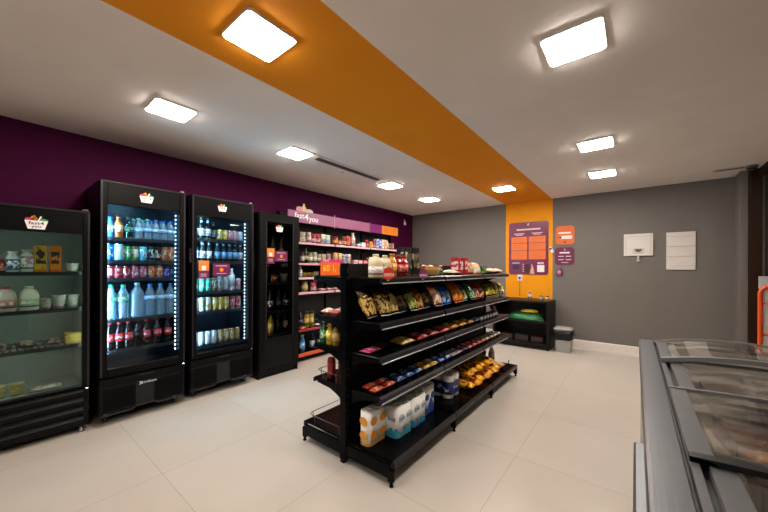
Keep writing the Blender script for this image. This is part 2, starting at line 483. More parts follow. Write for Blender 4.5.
def cup(r0, r1, h, main, accent, lid):
    b = MB().lathe([(r0, 0), (r1, h * .9), (r1 * 1.06, h * .92), (r1 * 1.06, h * .95)], 16)
    l = MB().lathe([(r1 * 1.1, h * .95), (r1 * 1.1, h), (0, h)], 16)
    return [('body', b.build('body', packm(main, accent, 'e8e2d6', .2, .8, .55)), []), ('lid', l.build('lid', pm(lid, .3)), [])]
def carton(w, d, h, main, accent, logo, panel=None):
    b = MB().box((-d / 2, -w / 2, 0), (d / 2, w / 2, h), .003)
    out = [('body', b.build('body', packm(main, accent, logo, .3, .85, .6, 6, .1)), [])]
    p = MB().box((d / 2 + .0002, -w * .36, h * .32), (d / 2 + .0015, w * .36, h * .78), .0004)
    p.box((-w * .0 - d * .36, -w / 2 - .0015, h * .32), (d * .36, -w / 2 - .0002, h * .78), .0004)
    out.append(('printed_panel', p.build('printed_panel', packm(panel or logo, accent, main, .3, .7, .5, 8, 0)), []))
    f = MB().box((-d * .46, -w * .46, h), (d * .46, w * .46, h + .0015))
    out.append(('top_flap', f.build('top_flap', pm(main, .4)), []))
    return out
def pillow(w, h, t, n=10, k=14, wr=.012):
    """pillow-bag shell, width along Y, height along Z, thick along X"""
    vs = []; fs = []; rnd = random.Random(int(w * 9000 + h * 7000))
    for s in (1, -1):
        for i in range(k + 1):
            v = i / k
            for j in range(n + 1):
                u = j / n * 2 - 1
                e = min(1, (math.sin(PI * v)) ** .5) * (1 - abs(u) ** 2.6)
                ww = w / 2 * (1 - .10 * math.sin(PI * v) ** .7 + .0)
                jig = (rnd.random() - .5) * wr * (e > .05)
                vs.append((s * (t / 2 * e + .0008) + jig * .5, u * ww, h * (.035 + .93 * v)))
    o = (k + 1) * (n + 1)
    idx = lambda s, i, j: s * o + i * (n + 1) + j
    for i in range(k):
        for j in range(n):
            fs.append((idx(0, i, j), idx(0, i, j + 1), idx(0, i + 1, j + 1), idx(0, i + 1, j)))
            fs.append((idx(1, i, j), idx(1, i + 1, j), idx(1, i + 1, j + 1), idx(1, i, j + 1)))
        for j in (0, n):
            fs.append((idx(0, i, j), idx(0, i + 1, j), idx(1, i + 1, j), idx(1, i, j)))
    for i in (0, k):
        for j in range(n):
            fs.append((idx(0, i, j), idx(0, i, j + 1), idx(1, i, j + 1), idx(1, i, j)))
    return MB().add(vs, fs, 0, True)
def bag(w, h, t, main, accent, logo, seal=None, lo=.12, hi=.5):
    b = pillow(w, h, t)
    sl = MB().prism([(-w * .49, 0), (w * .49, 0), (w * .49, h * .045), (-w * .49, h * .045)], 'X', -.0012, .0012)
    nn = 14
    st = MB().prism([(-w * .49 + w * .98 * i / nn, h - (.004 if i % 2 else 0)) for i in range(nn + 1)] + [(w * .49, h * .955), (-w * .49, h * .955)], 'X', -.0012, .0012)
    return [('body', b.build('body', packm(main, accent, logo, lo, hi, .47, 13, .05, .25)), []), ('bottom_seal', sl.build('bottom_seal', pm(seal or main, .3)), []), ('top_seal', st.build('top_seal', pm(seal or main, .3)), [])]
def rot_x(mb):      # lie flat: height axis becomes X->  (x,y,z) -> (z', y, x')
    pass
def flat(l, w, t, main, accent, logo, seal=None):
    """pillow pack lying down, long side along Y"""
    b = pillow(w, l, t, 8, 10, .004)
    b.v = [(y, z - l / 2, x + t / 2 + .0008 + .002) for x, y, z in b.v]
    sl = [MB().box((-w * .46, s * l * .46, t / 2), (w * .46, s * l * .5, t / 2 + .003)).build('end_seal', pm(seal or accent, .35)) for s in (-1, 1)]
    return [('body', b.build('body', packm(main, accent, logo, .2, .8, .5, 7, .0, .3, axis=1)), []), ('end_seal', sl[0], []), ('end_seal', sl[1], [])]
def jug(r, h, body, label, cap):
    b = MB().lathe([(r * .9, 0), (r, .008), (r, h * .62), (r * .85, h * .78), (r * .5, h * .88), (r * .36, h * .91), (r * .36, h * .95)], 18)
    hd = MB().tube([(0, r * .55, h * .84), (0, r * 1.0, h * .86), (0, r * 1.18, h * .76), (0, r * 1.12, h * .62), (0, r * .92, h * .56)], r * .11, 8)
    lb = MB()._ring(r * .98, r * 1.02, h * .14, h * .48, 18, 0, 1, 1)
    c = MB().lathe([(r * .44, h * .93), (r * .44, h * .99), (r * .4, h)], 14)
    return [('body', b.build('body', pm(body, .3)), []), ('handle', hd.build('handle', pm(body, .3)), []), ('label', lb.build('label', packm(label[0], label[1], label[2])), []), ('cap', c.build('cap', pm(cap, .35)), [])]
def scallop(nx, ny, r, k=1.0):
    """outline of a stretched wrapper round an nx by ny block of rolls"""
    pts = rrect(-nx * r * k, -ny * r * k, nx * r * k, ny * r * k, r * .72 * k, 6); out = []
    for i, (x, y) in enumerate(pts):
        x2, y2 = pts[(i + 1) % len(pts)]
        out.append((x, y))
        d = math.hypot(x2 - x, y2 - y)
        if d > r * .4:
            for q in range(1, 10):
                f = q / 10; px, py = x + (x2 - x) * f, y + (y2 - y) * f
                n_ = nx if abs(x2 - x) > abs(y2 - y) else ny
                dip = .07 * r * (math.exp(-((f - .5) * 9) ** 2)) if n_ == 2 else 0
                l = math.hypot(px, py); out.append((px * (1 - dip / l), py * (1 - dip / l)))
    return out
def rollpack(nx, ny, r, h, wrap, band, logo, txt=None, hb=.2, blot=None, nl=1):
    o = scallop(nx, ny, r)
    b = MB().prism(o, 'Z', 0, h, smooth=True)
    out = [('wrapper', b.build('wrapper', pm(wrap, .3) if not blot else packm(wrap, blot, blot, .15, .9, .5, 5, .05, .3)), [])]
    bd = MB(); ob = scallop(nx, ny, r, 1.012)
    n = len(ob); vs = []; fs = []
    for q, (x, y) in enumerate(ob):
        wv = h * hb * (.75 + .35 * math.sin(q * PI / 5))
        vs += [(x, y, .004), (x, y, max(.01, wv))]
    for q in range(n):
        a = 2 * q; c = 2 * ((q + 1) % n); fs.append((a, c, c + 1, a + 1))
    bd.add(vs, fs, 0, True)
    out.append(('colour_band', bd.build('colour_band', pm(band, .35), recalc=False), []))
    rl = MB()
    rings = []
    for i in range(nx):
        for j in range(ny):
            cx = (2 * i - nx + 1) * r; cy = (2 * j - ny + 1) * r
            rr = MB()
            rr.lathe([(r * .9, h + .0006), (r * .82, h + .006), (r * .3, h + .006), (r * .26, h + .001)], 18, (cx, cy, 0))
            out.append(('roll', rr.build('roll', pm('e9e3da', .8)), []))
    lg = MB()
    X = nx * r * 1.03; Y = -ny * r * 1.03
    circ = [2 * PI * i / 20 for i in range(20)]
    for zc in ((.3, .72) if nl == 2 else (.62,)):
        for j in range(ny):
            cy = (2 * j - ny + 1) * r
            lg.add([(X, cy + r * .74 * math.cos(a), h * zc + r * .62 * math.sin(a)) for a in circ], [tuple(range(20))])
        for i in range(nx):
            cx = (2 * i - nx + 1) * r
            lg.add([(cx + r * .74 * math.cos(a), Y, h * zc + r * .62 * math.sin(a)) for a in circ], [tuple(range(20))])
    subs = []
    if txt:
        tm = MB()
        for j in range(ny): add_text(tm, txt, r * .8, 'X', X + .002, (2 * j - ny + 1) * r, h * .62, wid=r * 1.35)
        for i in range(nx): add_text(tm, txt, r * .8, 'Y', Y - .002, (2 * i - nx + 1) * r, h * .62, wid=r * 1.35)
        subs = [('lettering', tm.build('lettering', pm('1f2c66', .5), recalc=False))]
    out.append(('logo', lg.build('logo', pm(logo, .4), recalc=False), subs))
    return out

ORD = ['leftmost', 'second-from-left', 'third-from-left', 'fourth-from-left', 'fifth-from-left', 'sixth-from-left', 'seventh-from-left', 'eighth-from-left', 'ninth-from-left', 'tenth-from-left', 'eleventh-from-left', 'twelfth-from-left']
def row(items, X, Z, where, group):
    """items: (name, proto, Y, desc, cat[, opts]) standing along a shelf, left to right"""
    items = sorted(items, key=lambda i: (i[3], i[2]))
    cnt = {}
    for it in items: cnt[it[3]] = cnt.get(it[3], 0) + 1
    seen = {}
    for it in items:
        name, pr, y, desc, cat = it[:5]; op = dict(it[5]) if len(it) > 5 else {}
        k = seen.get(desc, 0); seen[desc] = k + 1
        lab = f"{desc} {where}" if cnt[desc] == 1 else f"{ORD[k]} {desc} {where}"
        dx = op.pop('dx', 0); dz = op.pop('dz', 0)
        put(name, pr, (X + dx, y, Z + dz + .0008), lab, cat, group, **op)

# ------------------------------------------------------------------ logo
def basket_logo(t, X, cy, cz, w, parent=None):
    """white basket with fruit shapes and lettering, facing +X"""
    h = w * .62; m = MB()
    m.prism([(cy - w * .5, cz + h * .25), (cy - w * .36, cz - h * .6), (cy + w * .36, cz - h * .6), (cy + w * .5, cz + h * .25)], 'X', X, X + .002, 0)
    def blob(u, v, ru, rv, mi, a0=0):
        pts = [(cy + w * u + w * ru * math.cos(a) * (1 + .25 * math.cos(3 * a + a0)), cz + w * v + w * rv * math.sin(a)) for a in [2 * PI * i / 14 for i in range(14)]]
        m.prism(pts, 'X', X, X + .0015, mi)
    blob(-.3, .22, .2, .1, 1); blob(-.12, .28, .14, .16, 2); blob(-.08, .36, .05, .12, 3); blob(.28, .2, .2, .1, 4)
    m.prism([(cy + w * .03, cz + w * .12), (cy + w * .1, cz + w * .12), (cy + w * .24, cz + w * .42), (cy + w * .17, cz + w * .44)], 'X', X, X + .0018, 0)
    m.prism([(cy - w * .44, cz + h * .1), (cy + w * .44, cz + h * .1), (cy + w * .3, cz + w * .36), (cy - w * .3, cz + w * .34)], 'X', X, X + .0006, 0) if False else None
    lo = t.part('logo', m, [pm('f3efec', .5), pm('cc2a4e', .5), pm('e77a1c', .5), pm('f0c233', .5), pm('3f9b4f', .5)], parent)
    tx = MB()
    add_text(tx, 'fast4', w * .25, 'X', X + .003, cy, cz - h * .02, wid=w * .66)
    add_text(tx, 'you', w * .22, 'X', X + .003, cy, cz - h * .34, wid=w * .4)
    t.part('lettering', tx, pm('2c1230', .5), lo, recalc=False)
    return lo

# ------------------------------------------------------------------ coolers
def cooler(label, y0, y1, xf, zt, gz0, gz1, gy0, gy1, shelves, liner, glass, led=None, grille='louver', handle=True, badge=None, casters=True, zb=.09, zg=.42, ledz=None):
    xb = -4.262; T = .035
    t = Thing('drinks_cooler', label, 'refrigerator', (xf - .3, (y0 + y1) / 2, 0), 'glass-door coolers along the purple wall')
    K = BLACK(); xd = xf - .055          # back of the door
    c = MB()
    c.box((xb, y0, zb), (xb + T, y1, zt), .004)                       # back
    c.box((xb + T, y0, zb), (xd - .004, y0 + T, zt), .004)
    c.box((xb + T, y1 - T, zb), (xd - .004, y1, zt), .004)
    c.box((xb + T, y0 + T, zt - T), (xd - .004, y1 - T, zt), .002)
    c.box((xb + T, y0 + T, zg - .03), (xd - .004, y1 - T, zg), .002)
    c.box((xb + T, y0 + T, zb), (xd - .1, y1 - T, zb + .03), .002)
    cab = t.part('cabinet', c, K)
    L = MB(); e = .003
    L.box((xb + T, y0 + T + e, zg + e), (xb + T + .004, y1 - T - e, zt - T - e))
    L.box((xb + T, y0 + T, zg + e), (xd - .02, y0 + T + .004, zt - T - e))
    L.box((xb + T, y1 - T - .004, zg + e), (xd - .02, y1 - T, zt - T - e))
    L.box((xb + T, y0 + T + e, zt - T - .006), (xd - .02, y1 - T - e, zt - T))
    L.box((xb + T, y0 + T + e, zg), (xd - .02, y1 - T - e, zg + .006))
    t.part('inner_liner', L, liner, cab)
    # door: four rails round the glass
    d = MB()
    zd = zg + .012
    d.box((xd, y0 + .002, zd), (xf, gy0, zt), .005); d.box((xd, gy1, zd), (xf, y1 - .002, zt), .005)
    d.box((xd, gy0, zd), (xf - .004, gy1, gz0), .003); d.box((xd, gy0, gz1), (xf - .004, gy1, zt), .003)
    door = t.part('door', d, pm('0a090b', .34, spec=.13))
    p = MB().box((xd + .02, gy0 - .004, gz0 - .004), (xd + .026, gy1 + .004, gz1 + .004))
    t.part('glass', p, glass, door)
    ed = MB().box((xf, y0 + .006, zd + .01), (xf + .003, y0 + .02, zt - .006), .001).box((xf, y1 - .02, zd + .01), (xf + .003, y1 - .006, zt - .006), .001).box((xf, y0 + .02, zt - .016), (xf + .003, y1 - .02, zt - .006), .001)
    t.part('edge_trim', ed, pm('2a282a', .35, .3), door)
    hg = MB().box((xd + .01, y1 - .03, zd - .020), (xf + .004, y1 - .010, zd - .006), .004)
    t.part('hinge', hg, CHROME())
    hg = MB().box((xd + .01, y1 - .05, zt + .001), (xf - .004, y1 - .012, zt + .014), .004)
    t.part('hinge', hg, CHROME())
    if handle:
        hd = MB()
        for i in range(6): hd.box((xd + .005, y0 - .012, 1.46 + .026 * i), (xf - .006, y0 + .001, 1.476 + .026 * i), .002)
        t.part('handle', hd, pm('3a383c', .45), door)
    # base
    g = MB(); gm = [pm('0a090b', .4, spec=.15), pm('232225', .5), pm('040404', .7)]
    xg = xf - .012
    if grille == 'louver':
        g.box((xg - .03, y0 + .004, zb + .02), (xg - .012, y1 - .004, zg - .006), 0, 2)
        yc = (y0 + y1) / 2; hw = (y1 - y0) * .11
        g.box((xg - .012, y0 + .004, zg - .08), (xg, y1 - .004, zg - .006), .004, 0)
        for s, (a, b) in enumerate(((y0 + .03, yc - hw), (yc + hw, y1 - .03))):
            for i in range(10):
                z = zb + .03 + i * .0205
                g.prism([(xg - .014, z), (xg, z + .004), (xg, z + .011), (xg - .014, z + .016)], 'Y', a, b, 0)
        g.box((xg - .012, y0 + .004, zb), (xg, y0 + .03, zg - .08), .002, 0); g.box((xg - .012, y1 - .03, zb), (xg, y1 - .004, zg - .08), .002, 0)
        n = 14; top = []; bot = []
        for i in range(n + 1):
            u = i / n; yy = y0 + .004 + (y1 - y0 - .008) * u
            zz = zb + (.028 * (1 if .36 < u < .64 else 0) if True else 0)
            bot.append((yy, zz)); 
        g.prism([(y0 + .004, zb), (yc - hw - .02, zb), (yc - hw, zb + .022), (yc + hw, zb + .022), (yc + hw + .02, zb), (y1 - .004, zb), (y1 - .004, zb + .012), (yc + hw + .03, zb + .014), (yc + hw, zb + .036), (yc - hw, zb + .036), (yc - hw - .03, zb + .014), (y0 + .004, zb + .012)], 'X', xg - .012, xg + .002, 1)
        g.box((xg - .01, yc - hw * .7, zg - .034), (xg + .002, yc + hw * .9, zg - .012), .003, 2)
    else:
        g.box((xg - .03, y0 + .004, zb), (xg - .012, y1 - .004, zg - .006), .003, 0)
        for i in range(4):
            z = zb + .02 + i * .078
            g.prism([(xg - .012, z), (xg + .004, z + .012), (xg + .004, z + .042), (xg - .012, z + .062)], 'Y', y0 + .01, y1 - .04, 0)
            g.box((xg + .003, y0 + .01, z + .04), (xg + .0055, y1 - .04, z + .044), 0, 1)
    t.part('base_grille', g, gm)
    if badge:
        b = MB(); yc = (y0 + y1) / 2
        b.prism([(yc - .05, zg - .115), (yc - .02, zg - .11), (yc - .018, zg - .09), (yc - .05, zg - .085), (yc - .04, zg - .1)], 'X', xg + .0005, xg + .003)
        add_text(b, badge, .032, 'X', xg + .003, yc + .04, zg - .1, wid=.1)
        t.part('brand_badge', b, pm('d8d8da', .35), recalc=False)
    if casters:
        for yy in (y0 + .06, y1 - .06):
            for xx in (xf - .13, xb + .09):
                cm = MB()
                pr = [(yy + 0, 0)]
                ring = [(xx + .036 * math.cos(a), .037 + .036 * math.sin(a)) for a in [2 * PI * i / 16 for i in range(16)]]
                cm.prism(ring, 'Y', yy - .012, yy + .012, 0, True)
                cm.box((xx - .02, yy - .018, .045), (xx + .02, yy + .018, zb - .0005), .004, 1)
                t.part('caster', cm, [pm('2a2a2c', .5), pm('9a9a9c', .3, .8)])
    else:
        for yy in (y0 + .05, y1 - .05):
            for xx in (xf - .05, xb + .09):
                t.part('foot', MB().lathe([(.02, 0), (.024, .005), (.014, .012), (.012, zb - .001)], 12, (xx, yy, 0)), pm('8d8d8f', .3, .9))
    ym0, ym1 = y0 + T + .006, y1 - T - .006
    for z in shelves:
        s = MB()
        xs1 = xd - .03
        nW = 16
        for i in range(nW):
            yy = ym0 + (ym1 - ym0) * (i + .5) / nW
            s.box((xb + T + .02, yy - .004, z - .008), (xs1, yy + .004, z))
        for xx in (xb + T + .02, (xb + xs1) / 2, xs1 - .008): s.box((xx, ym0, z - .014), (xx + .008, ym1, z - .008))
        sh = t.part('shelf', s, pm('202226', .4, .3))
        t.part('price_rail', MB().box((xs1, ym0, z - .026), (xs1 + .006, ym1, z + .004), .001), pm('30343a', .3), sh)
    if led and grille == 'slats':
        for ya, yb in ((gy1 + .006, y1 - T - .008), (y0 + T + .008, gy0 - .006)):
            t.part('hidden_fill_strip', MB().box((xd - .025, ya, gz0 + .05), (xd - .012, yb, gz1 - .02)), led)  # unseen strips added behind the door frame to brighten the contents
    elif led:
        yl = y1 - T - .02
        dots = MB(); nz = 34
        for k in range(nz):
            zz = gz0 + .06 + (gz1 - gz0 - .1) * k / (nz - 1)
            dots.box((xd - .02, gy1 - .016, zz), (xd - .010, gy1 - .010, zz + .016))
        dd = t.part('led_dots', dots, emis((.55, .82, 1.0, 1), 5.0)); dd['kind'] = 'stuff'
        for ya, yb in ((y0 + T + .006, gy0 - .004),):
            t.part('hidden_fill_strip', MB().box((xd - .026, ya, gz0 + .03), (xd - .012, yb, gz1 - .02)), led)  # unseen strip added behind the near frame as main light on the contents
        t.part('ceiling_lamp', MB().box((xd - .12, y0 + .3, zt - T - .016), (xd - .06, y1 - .3, zt - T - .0065)), led)
    return t, xf, door

LN_GREY = pm('aeb9b3', .6); LN_DARK = pm('1a222c', .4)
G_DIM = glassm('d9e2dd', .03, 1.5, .02); G_CLR = glassm('e4eef4', .02, 1.45, .0)
LED = emis((.40, .78, 1.0, 1), 130.0); LED3 = emis((.46, .8, 1.0, 1), 95.0)
FILL1 = emis((.86, .98, .93, 1), 13.0)  # glow of the strips added inside the leftmost cooler
c1, _, d1 = cooler('leftmost dim black cooler with greenish glass door and dairy inside', -.13, .56, -3.66, 1.88, .4, 1.68, -.075, .51,
               [1.36, 1.055, .745], LN_GREY, G_DIM, FILL1, 'slats', False, None, False, .05, .37)
basket_logo(c1, -3.66,   .245, 1.745, .125, d1)
c2, _, d2 = cooler('second cooler from left, tall, blue-lit, full of water bottles and cans', .61, 1.28, -3.62, 2.17, .505, 1.965, .665, 1.222,
               [1.675, 1.465, 1.3, .925, .645], LN_DARK, G_CLR, LED, 'louver', False, 'imbera')
basket_logo(c2, -3.62, .945, 2.055, .11, d2)
c3, _, d3 = cooler('third cooler from left, tall, blue-lit, with beer bottles and door stickers', 1.345, 2.035, -3.65, 2.18, .485, 1.965, 1.40, 1.972,
               [1.725, 1.475, 1.135, .915, .535], LN_DARK, G_CLR, LED3, 'louver', True, None)
basket_logo(c3, -3.65, 1.66, 2.075, .1, d3)
def door_stickers(t, X, door, y, z, k=1.0, ys=None):
    a = t.part('sticker', MB().box((X, y, z + .09 * k), (X + .0015, y + .105 * k, z + .2 * k), .0004), pm('e0812a', .5), door, 'orange tag')
    t.part('blank_square', MB().box((X + .0015, y + .03 * k, z + .095 * k), (X + .002, y + .075 * k, z + .145 * k)), pm('e6dfda', .5), a)
    b = t.part('sticker', MB().box((X, y, z), (X + .0015, y + .105 * k, z + .089 * k), .0004), pm('6e1243', .5), door, 'small dark purple tag')
    l = MB()
    for i in range(2): l.box((X + .0015, y + .02, z + .03 * k + .02 * i), (X + .002, y + .08 * k, z + .036 * k + .02 * i))
    t.part('text_lines', l, pm('d9c7d0', .5), b)
    y2 = ys if ys else y + .145
    s = t.part('sticker', MB().box((X, y2, z + .03), (X + .0015, y2 + .19 * k, z + .17 * k), .0004), pm('6a1546', .5), door, 'wide purple notice')
    l = MB()
    l.box((X + .0015, y2 + .03, z + .14 * k), (X + .002, y2 + .16 * k, z + .15 * k)); l.box((X + .0015, y2 + .04, z + .055 * k), (X + .002, y2 + .15 * k, z + .062 * k))
    t.part('text_lines', l, pm('e2a0b8', .5), s)
    t.part('emblem', MB().prism([(y2 + .095 * k + .022 * math.cos(a), z + .1 * k + .022 * math.sin(a)) for a in [2 * PI * i / 14 for i in range(14)]], 'X', X + .0015, X + .002), pm('e6892d', .5), s)
door_stickers(c3, -3.65 - .028, d3, 1.425, 1.28, 1.0, 1.57)

# black bottle cabinet
Y0, Y1, XF, ZT = 2.12, 2.71, -3.66, 2.108
t = c4 = Thing('bottle_cabinet', 'narrow matte black bottle cabinet with glass door beside wall shelving', 'cabinet', (-3.97, 2.415, 0))
K = pm('0b0a0c', .42, spec=.15)
c = MB(); T = .022; xb = -4.262; xd = -3.685
c.box((xb, Y0, 0), (xb + T, Y1, ZT), .002); c.box((xb + T, Y0, 0), (xd, Y0 + T, ZT), .002); c.box((xb + T, Y1 - T, 0), (xd, Y1, ZT), .002)
c.box((xb + T, Y0 + T, ZT - T), (xd, Y1 - T, ZT), .002); c.box((xb + T, Y0 + T, .06), (xd, Y1 - T, .085), .002)
c.box((xd - .04, Y0 + T, 0), (xd - .02, Y1 - T, .06))
cab = t.part('body', c, K)
d = MB()
gy0, gy1 = 2.212, 2.618
d.box((xd + .003, Y0 + .002, .09), (XF, gy0, ZT), .003); d.box((xd + .003, gy1, .09), (XF, Y1 - .002, ZT), .003)
d.box((xd + .003, gy0, .09), (XF, gy1, .13), .002); d.box((xd + .003, gy0, 2.0), (XF, gy1, ZT), .002); d.box((xd + .003, gy0, .46), (XF - .006, gy1, .5), .002)
door = t.part('door', d, K)
t.part('glass', MB().box((xd + .008, gy0 - .003, .497), (xd + .013, gy1 + .003, 2.004)), glassm('c4c8ca', .03, 1.5, .01), door)
t.part('lower_panel', MB().box((xd + .006, gy0 - .003, .127), (XF - .008, gy1 + .003, .463), .002), pm('121112', .42, spec=.15), door)
bd = MB()
for a, b in (((gy0, .5), (gy0 + .008, 2.0)), ((gy1 - .008, .5), (gy1, 2.0))): bd.box((XF - .006, a[0], a[1]), (XF - .002, b[0], b[1]))
t.part('inner_bead', bd, pm('2c2a2c', .4), door)
hd = MB()
for i in range(8): hd.box((-3.9, Y0 - .010, 1.36 + .034 * i), (-3.78, Y0 - .0005, 1.378 + .034 * i), .002)
t.part('side_vent', hd, pm('2e2c2f', .5))
for z in (1.53, 1.20, .83, .52):
    t.part('shelf', MB().box((xb + T + .001, Y0 + T + .001, z - .018), (xd - .03, Y1 - T - .001, z), .001), pm('1d1b1c', .5))
for ya, yb in ((Y0 + T + .012, gy0 - .012),):
    t.part('hidden_fill_strip', MB().box((xd - .026, ya, .55), (xd - .014, yb, 1.98)), emis((1, .86, .7, 1), 10.0))  # unseen strip added in the cabinet so its bottles show
basket_logo(c4, XF, 2.40, 1.92, .11, door)
door_stickers(c4, XF + .0005, door, 2.222, 1.46, .98, 2.333)

# ------------------------------------------------------------------ cooler contents
GP = 'drinks in the coolers'
# leftmost cooler
W1 = "on the leftmost cooler's top shelf"
row([('jam_jar', P(jar, .034, .1, '8a2a22', ('b04438', 'e9d9c8', 'f0e8dc'), '9b2a22'), .062, 'small red jar', 'jar'),
     ('yoghurt_bottle', P(bottle, .036, .165, 'dfe4e8', ('2f66b8', '3f9b58', 'f2f2ee'), 'e8e8ea', .1, .62, .62, .66), .131, 'white bottle with blue and green label', 'bottle'),
     ('milk_bottle', P(bottle, .038, .18, 'd8d6da', ('b48aa0', '4a7f52', 'f0eef0'), 'd8d2d6', .15, .7, .7, .7), .207, 'stout white bottle with wide cap', 'bottle'),
     ('yellow_carton', P(carton, .068, .06, .215, 'e2a92c', 'c07a18', '2d3a34', '2a302c'), .277, 'yellow juice carton', 'carton'),
     ('orange_carton', P(carton, .068, .06, .215, 'e07a26', 'c05a14', '2d3a34', '2a302c'), .362, 'orange juice carton', 'carton'),
     ('white_tub', P(cup, .035, .042, .075, 'c9ccc4', '5a7f68', 'dad8d0'), .465, 'white tub', 'tub', dict(dz=.0))], -3.825, 1.36, W1, 'dairy in the leftmost cooler')
W1 = "on the leftmost cooler's second shelf"
row([('milk_jug', P(jug, .056, .19, 'd9c3bd', ('c88a86', '8a3a3a', 'f0e6e0'), 'a32430'), .098, 'pinkish jug with red cap', 'jug', dict(rz=PI / 2)),
     ('milk_jug', P(jug, .056, .19, 'e0dccb', ('b6c2a8', '5a7a5a', 'f4f0e4'), 'e6e2d6'), .218, 'cream white jug', 'jug', dict(rz=PI / 2)),
     ('yoghurt_cup', P(cup, .026, .034, .085, 'd2c4c4', '8a5a5e', 'c8c4c4'), .312, 'small pale cup', 'cup'),
     ('yoghurt_cup', P(cup, .03, .042, .11, 'd8d2ce', 'a0727a', 'dcd8d2'), .388, 'white tapered cup', 'cup'),
     ('yoghurt_cup', P(cup, .03, .042, .11, 'd2d4ce', '9fae9f', 'dcd8d2'), .472, 'pale green white cup at right end', 'cup')], -3.835, 1.055, W1, 'dairy in the leftmost cooler')
W1 = "on the leftmost cooler's third shelf"
row([('cheese_pack', P(flat, .12, .16, .06, '3a3436', '8a3030', 'b9a090'), .07, 'dark cheese pack', 'pack'),
     ('cheese_pack', P(flat, .12, .16, .06, '3a3436', '8a3030', 'b9a090'), .205, 'dark cheese pack', 'pack'),
     ('cheese_pack', P(flat, .12, .15, .06, '4a3634', '5a2a2a', 'b9a090'), .355, 'brown cheese pack', 'pack'),
     ('butter_carton', P(carton, .1, .12, .09, 'c9a648', '8a6a2a', 'e8d8a0', 'd8b860'), .47, 'yellow butter box', 'box')], -3.83, .745, W1, 'dairy in the leftmost cooler')
W1 = "on the leftmost cooler's floor"
row([('dessert_cup', P(cup, .03, .042, .1, 'd6bc3a', '8f7a28', 'd8d0b0'), .065, 'yellow dessert cup', 'cup'),
     ('dessert_cup', P(cup, .03, .042, .1, 'd6bc3a', '8f7a28', 'd8d0b0'), .155, 'yellow dessert cup', 'cup'),
     ('meat_tray', P(flat, .2, .12, .04, 'c9a8a0', '8a4a48', 'e6d8d2'), .315, 'pink wrapped sausage tray', 'tray')], -3.86, .378, W1, 'dairy in the leftmost cooler')

# second cooler
W = "on the second cooler's top shelf"; G2c = 'bottles and cans in the second cooler'
wtr = lambda cap, r=.034, h=.2, lab=True: P(bottle, r, h, 'd4ecf6', ('7fb4dc', '3f86c0', 'e6f2fa') if lab else None, cap, .35, .55, .42, .64, 'b8dcf0')
its = [('juice_bottle', P(bottle, .032, .19, '2f62b0', ('3c7ad0', '1f4f9a', 'dfe8f4'), '1f58b0', .2, .6), .705, 'blue juice bottle', 'bottle'),
       ('juice_bottle', P(bottle, .034, .195, 'b5672c', ('e0b070', 'a84a24', 'f0e2c8'), 'c86a3a', .25, .6), .765, 'amber juice bottle with peach label', 'bottle'),
       ('water_bottle', P(bottle, .033, .2, '1f4d46', ('2f7a66', '1d5a50', '9fd0c0'), '1f6a54', .3, .55, .42, .62, '6fb0a0'), .842, 'dark green sparkling water bottle', 'bottle')]
for y in (.918, .99): its.append(('water_bottle', wtr('3fb890'), y, 'clear water bottle with green cap', 'bottle'))
for y in (1.06, 1.125, 1.19): its.append(('water_bottle', wtr('2a78d8'), y, 'clear water bottle with blue cap', 'bottle'))
row(its, -3.76, 1.675, W, G2c)
row([('water_bottle', wtr('3fb890', .034, .2, False), y, 'clear water bottle with green cap', 'bottle') for y in (.90, .975)] + [('water_bottle', wtr('2a78d8', .034, .2, False), y, 'clear water bottle with blue cap', 'bottle') for y in (1.05, 1.13, 1.2)], -3.85, 1.675, "in rear row of second cooler's top shelf", G2c)
W = "on the second cooler's second shelf"
cn = lambda r, h, a, b, l='f4f0e8': P(can, r, h, a, b, l)
row([('drink_can', cn(.033, .15, '1f56b8', '123a80'), .698, 'tall blue can', 'can'),
     ('drink_can', cn(.037, .155, 'a8def0', '4fb0d8'), .768, 'wide pale blue can', 'can'),
     ('drink_can', cn(.03, .14, '2f9a5a', '1d6a3a'), .832, 'green can', 'can'),
     ('drink_can', cn(.03, .138, '6d8a4a', '3a5a2a'), .88, 'olive can', 'can') if False else ('drink_can', cn(.028, .138, '6d8a4a', '3a5a2a'), .89, 'olive can', 'can'),
     ('drink_can', cn(.033, .14, '3fb8d8', '1f80a8'), .952, 'cyan can', 'can'),
     ('drink_can', cn(.033, .145, '15202a', '2f9ab0', 'c8e4ea'), 1.018, 'black and white can', 'can'),
     ('drink_can', cn(.029, .14, '2a2220', '5a3a2a'), 1.078, 'dark brown can', 'can'),
     ('drink_can', cn(.031, .145, 'b5704c', '7a3f28', 'e8c8a8'), 1.133, 'left copper coloured can', 'can'),
     ('drink_can', cn(.031, .15, 'd08860', '8a4a30', 'f0d8c0'), 1.19, 'right pale copper can', 'can')], -3.755, 1.465, W, G2c)
W = "on the second cooler's third shelf"
row([('soda_can', cn(.031, .115, 'b01f30', '7a1020', 'e8c8cc'), .7 + .062 * i, 'red soda can', 'can') for i in range(3)] +
    [('soda_can', cn(.031, .115, 'c05a70', 'a01f38', 'f4dce0'), .888 + .064 * i, 'pinkish red can', 'can') for i in range(2)] +
    [('soda_can', cn(.031, .12, 'e07a30', '3f58a0', 'f4e8dc'), 1.02 + .066 * i, 'orange and white can', 'can') for i in range(2)] +
    [('soda_can', cn(.028, .11, '4a48b0', '2a2a70', 'c8c8f0'), 1.147, 'violet can', 'can'), ('soda_can', cn(.028, .11, '1a2a50', '101830', '6a80b0'), 1.205, 'dark navy can', 'can')], -3.755, 1.3, W, G2c)
W = "on the second cooler's fourth shelf"
big = lambda cap, lab, r=.043, h=.315: P(bottle, r, h, 'd0ecf6', lab, cap, .5, .64, .34, .68, 'bce0f0')
